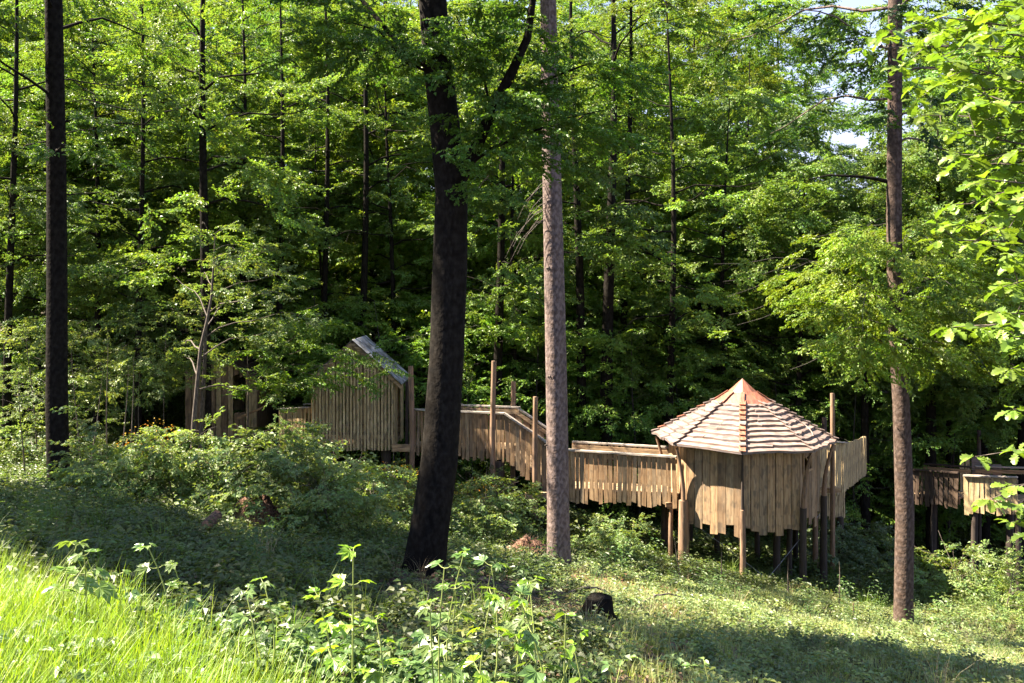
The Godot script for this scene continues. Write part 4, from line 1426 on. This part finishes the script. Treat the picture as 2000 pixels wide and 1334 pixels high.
var told := {}
func backdrop_label(u: float, row: String) -> String:
	var marks := [[0, "the left edge"], [112, "the black left-hand trunk"], [255, "the shadowed gap"], [402, "the second dark trunk"], [538, "the brown hut"], [690, "the gabled hut's ridge"], [860, "the big forked trunk"], [966, "the tall walkway post"], [1085, "the pale central trunk"], [1210, "the lower walkway's middle"], [1300, "the round roof's left eave"], [1447, "the round roof's peak"], [1625, "the round roof's right eave"], [1755, "the slim half-sunlit trunk"], [1905, "the viewing platform"], [2000, "the right edge"]]
	var best: Array = marks[0]
	for m in marks:
		if absf(m[0] - u) < absf(best[0] - u):
			best = m
	var ways := ["just left of ", "left beyond "] if u < best[0] else ["just right of ", "right beyond "]
	for w in ways:
		var l: String = "leafy tree " + row + ", " + w + best[1]
		if not told.has(l):
			told[l] = true
			return l
	return "leafy tree " + row + ", above " + best[1]

func understorey() -> void:
	# the slender pale-leaved young tree at the left
	var b := at(392, 930, 20.0)
	b.y = land(b.x, 20.0)
	var p := PackedVector3Array()
	var r := PackedFloat32Array()
	for q in [[375, 960, 9], [378, 830, 9], [386, 740, 8], [392, 680, 7], [405, 625, 6], [413, 580, 4.5], [417, 520, 3], [420, 460, 1.5]]:
		p.append(at(q[0], q[1], 20.0) - b)
		r.append(q[2] * 20.0 / F * 0.5)
	tree("young_tree", "slender young tree with curved grey stem and pale glittering leaves beside the brown hut", "tree", "", b, p, r, {"seed": 21, "bark": "twig_bark", "low": 1.9, "limbs": 30, "reach": 1.9, "rise": 0.25, "droop": 0.3, "per_m": 9.0, "k": 0.8, "dense": 8.0, "plate": 0.8, "spray": 9, "tint": Color(0.16, 0.235, 0.075), "dapple": 0.8, "clear": true})
	rng.seed = 22
	stick("thin_trunk", "thin pale bare stem standing before the brown hut", "tree", [Vector3(at(391, 900, 22.0).x, land(at(391, 900, 22.0).x, 22.0) - 0.2, -22.0), at(392, 860, 22.0), at(396, 780, 22.0), at(400, 700, 22.0), at(403, 600, 22.0)], 0.075, 0.04, M.twig_bark)
	var cb := Vector3(at(480, 900, 22.3).x, land(at(480, 900, 22.3).x, 22.3), -22.3)
	var ct := pole_trunk(cb, 3.7, 0.04, Vector2(0.1, 0.1), 23)
	tree("young_beech", "young beech whose flat leafy boughs cross the gabled hut's upper left side", "tree", "", cb, ct[0], ct[1], {"seed": 23, "bark": "twig_bark", "low": 2.6, "limbs": 9, "reach": 3.1, "sector": [0.1, 0.5], "rise": 0.1, "droop": 0.12, "per_m": 6.0, "width": 0.25, "plate": 0.7, "dense": 9.0, "k": 0.85, "tint": Color(0.14, 0.25, 0.03), "dapple": 0.9})
	# leaning bough across the gabled hut's left side, from the tree behind
	var S := [
		[470, 955, 17.0, 1.4, 0.9, "bushy young beech with whitish leaves low before the gabled hut", 0.12, 46],
		[490, 890, 20.5, 1.9, 0.9, "layered young beech leaning towards the lower left of the gabled hut", 0.14, 46],
		[320, 930, 18.0, 1.9, 1.1, "pale-leaved shrub between the brown hut and the dark left trunk", 0.12, 40],
		[235, 930, 18.5, 2.8, 1.3, "thin-stemmed sapling right beside the dark left trunk", 0.12, 36],
		[170, 960, 19.0, 2.6, 1.2, "sapling with pale leaves close behind the dark left trunk", 0.11, 34],
		[50, 950, 19.5, 2.6, 1.0, "thin-stemmed sapling left of the dark left trunk", 0.11, 36],
		[-10, 960, 18.5, 2.2, 0.9, "leafy sapling cut by the left edge", 0.10, 34],
		[270, 890, 22.0, 3.0, 1.2, "taller shrub in the thicket left of the brown hut", 0.12, 40],
		[440, 930, 19.0, 1.2, 0.9, "low pale shrub under the brown hut", 0.13, 36],
		[590, 985, 18.0, 0.9, 0.7, "low bush on the slope under the gabled hut's left corner", 0.11, 34],
		[130, 870, 24.0, 3.8, 1.8, "tall sapling in the thicket behind the dark left trunk", 0.11, 40],
		[390, 990, 16.0, 1.5, 1.0, "knee-high bush on the slope left of the brown root heap", 0.12, 30],
		[540, 1000, 15.5, 1.7, 0.8, "thin-stemmed shrub growing beside the brown root heap", 0.12, 26],
		[210, 930, 19.5, 3.6, 0.9, "slender upright sapling just right of the black left-hand trunk", 0.12, 26],
		[255, 940, 18.0, 3.0, 0.8, "second slender sapling right of the black left-hand trunk", 0.12, 22],
		[160, 900, 20.5, 3.4, 0.9, "upright sapling whose thin stem shows beside the black left-hand trunk", 0.12, 24],
		[320, 880, 23.0, 4.4, 1.3, "tall thin sapling with pale leaves left of the curved grey stem", 0.13, 30],
		[75, 900, 22.0, 3.6, 1.0, "tall thin sapling left of the black left-hand trunk", 0.12, 30],
		[420, 960, 16.5, 1.6, 0.8, "pale airy sapling on the slope left of the brown root heap", 0.14, 22],
		[345, 985, 15.5, 1.5, 0.7, "pale thin sapling in the middle of the left slope", 0.14, 20],
		[620, 960, 19.0, 0.6, 0.6, "airy pale shrub below the gabled hut's front wall", 0.14, 24],
		[650, 1040, 15.0, 1.1, 0.7, "low pale shrub on the slope left of the big trunk", 0.13, 20],
		[735, 1030, 17.5, 1.2, 0.7, "pale shrub just left of the big trunk", 0.13, 20],
		[262, 985, 16.0, 0.9, 0.6, "low pale bushy sapling on the slope right of the black left-hand trunk", 0.13, 22],
		[955, 1060, 19.5, 1.0, 0.7, "pale shrub between the big trunk and the brushwood heap", 0.13, 20],
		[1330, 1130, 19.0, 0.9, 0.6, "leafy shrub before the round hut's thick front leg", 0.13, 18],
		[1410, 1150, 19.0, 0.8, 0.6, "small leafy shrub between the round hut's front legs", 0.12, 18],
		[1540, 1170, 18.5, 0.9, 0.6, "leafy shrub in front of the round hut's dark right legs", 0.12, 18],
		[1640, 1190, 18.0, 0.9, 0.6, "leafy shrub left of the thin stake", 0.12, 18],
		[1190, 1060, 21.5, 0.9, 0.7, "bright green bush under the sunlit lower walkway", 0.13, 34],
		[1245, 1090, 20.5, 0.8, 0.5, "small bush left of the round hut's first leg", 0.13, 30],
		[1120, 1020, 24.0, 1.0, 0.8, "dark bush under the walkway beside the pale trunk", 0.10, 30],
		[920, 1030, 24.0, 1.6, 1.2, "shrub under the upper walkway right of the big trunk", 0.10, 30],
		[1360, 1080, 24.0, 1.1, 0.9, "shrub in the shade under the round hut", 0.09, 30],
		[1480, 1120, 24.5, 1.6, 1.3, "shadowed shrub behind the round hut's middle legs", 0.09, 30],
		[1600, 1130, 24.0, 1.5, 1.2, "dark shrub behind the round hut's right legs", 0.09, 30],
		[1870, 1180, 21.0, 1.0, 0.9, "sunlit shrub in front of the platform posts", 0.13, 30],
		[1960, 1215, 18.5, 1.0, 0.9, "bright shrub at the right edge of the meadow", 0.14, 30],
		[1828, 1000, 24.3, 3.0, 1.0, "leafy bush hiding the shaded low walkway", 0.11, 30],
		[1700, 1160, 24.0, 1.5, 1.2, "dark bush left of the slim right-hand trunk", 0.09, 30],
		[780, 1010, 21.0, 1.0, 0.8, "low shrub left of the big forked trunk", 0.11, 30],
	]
	for k in S.size():
		var q: Array = S[k]
		rng.seed = 600 + k
		var d: float = q[2]
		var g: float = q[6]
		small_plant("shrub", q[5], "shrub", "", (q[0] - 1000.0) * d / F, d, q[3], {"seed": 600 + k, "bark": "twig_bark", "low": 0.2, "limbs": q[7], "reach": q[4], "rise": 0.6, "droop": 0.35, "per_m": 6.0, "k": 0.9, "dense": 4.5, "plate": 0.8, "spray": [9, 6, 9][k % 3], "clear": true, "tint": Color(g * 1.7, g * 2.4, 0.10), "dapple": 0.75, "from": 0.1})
	# broom with orange flowers
	var B := [[690, 965, 19.5, 0.85, "orange-flowered broom bush below the gabled hut"], [770, 985, 19.0, 1.1, "orange-flowered broom bush beside the big forked trunk"], [565, 940, 20.0, 0.6, "yellow-flecked broom bush before the gabled hut's left corner"], [945, 990, 21.5, 0.9, "small broom bush right of the big forked trunk"], [300, 905, 19.5, 1.2, "broom bush with a few yellow flowers in the left thicket"]]
	for k in B.size():
		var q: Array = B[k]
		rng.seed = 700 + k
		var d: float = q[2]
		var t := small_plant("broom_bush", q[4], "bush", "", (q[0] - 1000.0) * d / F, d, q[3], {"seed": 700 + k, "bark": "twig_bark", "low": 0.1, "limbs": 34, "reach": 0.8, "rise": 0.9, "droop": 0.2, "per_m": 9.0, "k": 0.7, "dense": 5.0, "plate": 0.6, "spray": 5, "tint": Color(0.09, 0.14, 0.03), "dapple": 0.9})
		var where: Array = []
		var tints: Array = []
		for w in 420:
			var a := rr(0, TAU)
			var rad := sqrt(rng.randf()) * 0.75
			var f := Vector3(cos(a), rr(-0.5, 1.0), sin(a))
			where.append(facing(f, rr(-1, 1), rr(0.03, 0.055), Vector3(cos(a) * rad, q[3] * rr(0.55, 1.35) * (1.1 - rad * 0.4), sin(a) * rad)))
			tints.append(Color(0.46 * rr(0.7, 1.2), 0.27 * rr(0.7, 1.2), 0.015))
		scatter("flowers", M.ovate[0], M.petal, t, where, tints)

func forest_floor() -> void:
	rng.seed = 801
	var herbs: Array = []
	for k in 4:
		herbs.append(make_herb(33, 0.26, 0.062, 0.04, 80 + k))
	var low: Array = []
	for k in 3:
		low.append(make_herb(30, 0.14, 0.045, 0.03, 90 + k))
	var grass: Array = []
	for k in 4:
		grass.append(make_grass(22, 0.42, 0.0042, 0.09, 100 + k))
	var turf: Array = []
	for k in 3:
		turf.append(make_grass(26, 0.13, 0.004, 0.17, 110 + k))
	var patch := FastNoiseLite.new()
	patch.seed = 9
	patch.frequency = 0.35
	var a: Array = []
	var b: Array = []
	var c: Array = []
	var f: Array = []
	var mb: Array = []
	for k in 52000:
		var d := lerpf(5.5, 36.0, pow(rng.randf(), 0.62))
		var x := rr(-0.68, 0.68) * d
		var pn := patch.get_noise_2d(x, d)
		var meadow := x > 0.8 + (d - 8.0) * 0.02 + pn * 0.8 and d < 19.0
		var u := 1000.0 + x / d * F
		if meadow:
			if rng.randf() < 0.42 - pn * 0.5:
				c.append([x, d, rr(0.6, 1.5)])
			elif rng.randf() < 0.75:
				mb.append([x, d, rr(0.6, 1.6)])
			elif pn > -0.1 and rng.randf() < 0.7:
				a.append([x, d, rr(0.45, 1.0)])
			elif rng.randf() < 0.15:
				f.append([x, d, rr(0.5, 0.9)])
		elif x > -1.6 and x < 0.9 and d < 13.0 and d > 9.0:
			if rng.randf() < 0.45:
				b.append([x, d, rr(0.5, 1.0)])
		elif pn > -0.25 and rng.randf() < 0.75:
			a.append([x, d, rr(0.6, 1.35) if d < 22 else rr(1.0, 2.2)])
		elif rng.randf() < 0.7:
			b.append([x, d, rr(0.7, 1.6)])
		elif rng.randf() < 0.4:
			f.append([x, d, rr(0.7, 1.2)])
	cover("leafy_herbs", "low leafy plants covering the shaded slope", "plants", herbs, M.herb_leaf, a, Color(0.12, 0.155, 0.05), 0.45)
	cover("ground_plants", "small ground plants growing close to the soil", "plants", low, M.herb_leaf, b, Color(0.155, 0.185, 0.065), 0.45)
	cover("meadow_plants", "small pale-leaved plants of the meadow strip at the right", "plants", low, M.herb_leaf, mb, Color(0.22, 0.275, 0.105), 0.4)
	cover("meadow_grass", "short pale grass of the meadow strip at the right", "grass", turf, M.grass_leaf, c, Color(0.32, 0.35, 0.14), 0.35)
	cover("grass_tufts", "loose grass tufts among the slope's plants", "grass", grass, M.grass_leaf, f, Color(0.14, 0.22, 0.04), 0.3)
	var weeds: Array = []
	for k in 3:
		weeds.append(make_herb(42, 0.62, 0.075, 0.034, 95 + k))
	var wd: Array = []
	var dead: Array = []
	for k in 1500:
		var d := lerpf(8.0, 30.0, pow(rng.randf(), 0.7))
		var x := rr(-0.66, 0.66) * d
		if patch.get_noise_2d(x + 40.0, d) > 0.0 and not (x > 0.5 and d < 15.0):
			wd.append([x, d, rr(0.6, 1.3)])
		elif patch.get_noise_2d(x - 40.0, d) > 0.05:
			dead.append([x, d, rr(0.5, 1.0)])
	cover("tall_weeds", "taller leafy weeds standing above the slope's low plants", "weeds", weeds, M.herb_leaf, wd, Color(0.10, 0.16, 0.05), 0.35)
	cover("dead_grass", "dry straw-coloured grass and stalks among the plants", "dry grass", [grass[0], grass[2]], M.dead_leaf, dead, Color(0.28, 0.22, 0.13), 0.35)
	var FB := [[[760, 1165, 9.5], [830, 1180, 9.2], "dead branch lying across the bare soil before the big trunk"], [[1110, 1150, 12.5], [1190, 1165, 12.8], "dead branch lying right of the pale trunk's foot"], [[620, 1080, 11.5], [700, 1100, 11.5], "grey dead branch in the plants left of the big trunk"], [[1250, 1190, 13.0], [1330, 1185, 13.5], "dead stick on the upper edge of the meadow"], [[255, 1060, 11.0], [330, 1075, 11.2], "dead branch in the shaded plants at the left"], [[930, 1130, 12.5], [985, 1120, 13.0], "dead stick between the big trunk and the pale trunk"]]
	for q in FB:
		var pa := at(q[0][0], q[0][1], q[0][2])
		var pb := at(q[1][0], q[1][1], q[1][2])
		pa.y = land(pa.x, -pa.z) + 0.05
		pb.y = land(pb.x, -pb.z) + 0.16
		stick("fallen_branch", q[2], "branch", [pa, pa.lerp(pb, 0.35) + Vector3(0, 0.1, 0.05), pa.lerp(pb, 0.7) + Vector3(0, 0.06, -0.05), pb], 0.022, 0.008, M.twig_bark)
	# fallen brown leaves under the big trunk and by the red patch
	var litter: Array = []
	for k in 5200:
		var x := rr(-3.2, 3.0)
		var d := rr(7.0, 15.0)
		if k < 1300:
			x = 2.1 + rng.randfn(0, 0.7)
			d = 16.0 + rng.randfn(0, 0.6)
		litter.append([x, d, 0.0])
	var where: Array = []
	var tints: Array = []
	for q in litter.size():
		var s: Array = litter[q]
		var an := rr(0, TAU)
		where.append(facing(Vector3(cos(an), rr(-0.4, 0.4), sin(an)), rr(-0.5, 0.5), rr(0.07, 0.12), Vector3(s[0], land(s[0], s[1]) + rr(0.01, 0.06), -s[1])))
		var br := rr(0.6, 1.3)
		tints.append(Color(0.2 * br, 0.09 * br, 0.055 * br) if q < 1300 else Color(0.15 * br, 0.095 * br, 0.06 * br))
	tag(scatter("leaf_litter", M.ovate[1], M.dead_leaf, self, where, tints), "fallen brown leaves lying on bare soil round the big trunk", "fallen leaves")
	mound("root_heap", "brown upturned root plate rising from the plants below the gabled hut", "tree root", Vector3(at(497, 1010, 14.5).x, land(at(497, 1010, 14.5).x, 14.5), -14.5), Vector3(0.42, 0.62, 0.35), M.rotten_wood, 31, -60)
	mound("brushwood_heap", "low reddish-brown heap of dead bracken left of the pale trunk's foot", "heap", Vector3(at(1032, 1080, 17.8).x, land(at(1032, 1080, 17.8).x, 17.8), -17.8), Vector3(0.5, 0.42, 0.4), M.rotten_wood, 32, 220)
	var sb := Vector3(at(1166, 1215, 10.0).x, 0, -10.0)
	sb.y = land(sb.x, 10.0)
	var st := thing("tree_stump", "low black tree stump on the shaded slope right of the foreground saplings", "stump", sb)
	var g := Geo.new()
	g.tube(PackedVector3Array([Vector3(0, -0.15, 0), Vector3(0, 0.02, 0), Vector3(0.01, 0.14, 0), Vector3(0.02, 0.3, 0)]), PackedFloat32Array([0.46, 0.31, 0.22, 0.15]), 18, 0.3, 4)
	put("stump_body", g.mesh(), M.black_bark, st)
	for k in 5:
		var an := k * 1.25 + 0.4
		post(st, "root", Vector3(cos(an) * 0.1, 0.08, sin(an) * 0.1), Vector3(cos(an) * 0.5, -0.14, sin(an) * 0.5), 0.07, 0.03, M.black_bark)
	var lb := Vector3(at(403, 1082, 12.0).x, 0, -12.0)
	lb.y = land(lb.x, 12.0) + 0.22
	var lg := thing("cut_log", "short cut log lying in the plants, its orange sawn end showing", "log", lb)
	post(lg, "bark", Vector3(-0.05, 0, -0.55), Vector3(0, 0, 0), 0.085, 0.085, M.rotten_wood)
	var ce := Geo.new()
	ce.tube(PackedVector3Array([Vector3(0, 0, 0.0), Vector3(0.001, 0, 0.012)]), PackedFloat32Array([0.082, 0.078]), 14)
	put("sawn_end", ce.mesh(), M.cut_wood, lg)
	stick("wooden_stake", "thin upright stake standing alone in the meadow left of the slim right-hand trunk", "stake", [at(1666, 1230, 15.5), at(1667, 1205, 15.5), at(1667, 1178, 15.5)], 0.013, 0.011, M.pole)
	stick("fallen_branch", "bare pale branch arching across the foot of the black left-hand trunk", "branch", [at(76, 965, 16.2), at(85, 950, 16.2), at(104, 944, 16.2), at(126, 946, 16.2), at(140, 952, 16.2)], 0.012, 0.006, M.twig_bark)

func foreground() -> void:
	rng.seed = 901
	var grass: Array = []
	for k in 5:
		grass.append(make_grass(16, 0.42, 0.0036, 0.11, 120 + k))
	var a: Array = []
	for k in 7500:
		var d := lerpf(3.2, 7.4, rng.randf())
		var x := rr(-0.66, 0.15) * d
		var edge := -1.05 - (d - 4.4) * 1.2 if d > 4.4 else -1.05 + (4.4 - d) * 0.8
		if x > edge + rr(-0.9, 0.2):
			continue
		a.append([x, d, rr(0.45, 1.1)])
	cover("tall_grass", "long glowing green grass in the sunlit lower left corner", "grass", grass, M.grass_leaf, a, Color(0.25, 0.36, 0.028), 0.25)
	var herb: Array = []
	for k in 3:
		herb.append(make_leafy(15, 0.28, 0.085, [lobed(ovate_line, 0.25, 1), lobed(ovate_line, 0.1, 2), palmate(3, 0.2, 3), palmate(3, 0.35, 4)] if k < 2 else [palmate(5, 0.2, 5), palmate(5, 0.35, 6)], 130 + k))
	var b: Array = []
	for k in 2200:
		var d := lerpf(3.2, 6.4, rng.randf())
		var x := rr(-0.65, 0.12) * d
		if d > 4.6 and rng.randf() < 0.6:
			continue
		if x > -0.9 and rng.randf() < 0.5:
			x = rr(-0.9, 0.62)
			d = rr(3.3, 4.7)
		b.append([x, d, rr(0.45, 1.05)])
	cover("bramble_leaves", "pale broad-leaved plants standing among the foreground grass", "plants", herb, M.herb_leaf, b, Color(0.10, 0.17, 0.045), 0.25)
	var gr := Color(0.15, 0.235, 0.07)
	var yl := Color(0.20, 0.32, 0.03)
	var P := [
		["tallest sycamore sapling, left of the big trunk's foot, with a yellow-green top", [[690, 1080, 4.4, 0.1, 6], [622, 1165, 4.2, 0.1, 4], [735, 1210, 4.5, 0.085, 4]], 4.4, yl],
		["bushy sycamore sapling with many pale leaves just right of the big trunk's foot", [[868, 1110, 4.6, 0.105, 5], [905, 1085, 4.9, 0.1, 5], [960, 1105, 4.8, 0.105, 5], [840, 1185, 4.5, 0.09, 4], [890, 1150, 4.7, 0.09, 4]], 4.7, gr],
		["sycamore sapling with a bright yellow palmate leaf in the middle of the foreground", [[960, 1160, 4.3, 0.1, 4], [1040, 1135, 4.9, 0.1, 4]], 4.4, yl],
		["sycamore sapling below the pale trunk's foot", [[1035, 1145, 4.6, 0.11, 5], [1015, 1170, 4.4, 0.1, 4]], 4.5, gr],
		["pair of narrow-leaved sycamore shoots standing in the shade left of centre", [[480, 1155, 4.8, 0.1, 2], [516, 1140, 4.9, 0.1, 2]], 4.8, gr],
		["sycamore shoot rising from the grass near the left edge", [[150, 1065, 5.2, 0.12, 4], [165, 1085, 5.0, 0.11, 3]], 5.2, gr],
		["wide sycamore sapling at the border of the grass and the shaded slope", [[290, 1070, 5.2, 0.085, 4], [340, 1105, 5.1, 0.08, 4], [235, 1120, 5.0, 0.075, 3]], 5.2, gr],
	]
	for k in P.size():
		var q: Array = P[k]
		rng.seed = 920 + k
		var stems: Array = []
		for s in q[1]:
			stems.append([at(s[0], s[1], s[2]), s[3], s[4]])
		var x: float = 0.0
		for s in stems:
			x += s[0].x / stems.size()
		sapling(q[0], Vector3(x, land(x, q[2]), -q[2]), stems, 920 + k, q[3])
	var O := [["round-leaved bright green beech seedling left of the black stump", [[1105, 1200, 4.3, 0.085, 5], [1140, 1235, 4.3, 0.08, 5], [1120, 1260, 4.2, 0.08, 4]], 4.3, Color(0.17, 0.29, 0.035)],
		["pale leafy shoot at the bottom edge right of centre", [[1215, 1290, 3.7, 0.06, 6], [1245, 1285, 3.7, 0.05, 6], [1190, 1300, 3.6, 0.06, 5]], 3.7, gr],
		["small pale shoot on the shaded grass at the bottom edge", [[1375, 1290, 3.9, 0.055, 6], [1350, 1300, 3.9, 0.05, 5]], 3.9, gr]]
	for k in O.size():
		var q: Array = O[k]
		rng.seed = 940 + k
		var stems: Array = []
		for s in q[1]:
			stems.append([at(s[0], s[1], s[2]), s[3], s[4]])
		var x: float = stems[0][0].x
		sapling(q[0], Vector3(x, land(x, q[2]), -q[2]), stems, 940 + k, q[3], false, "seedling", "seedling")
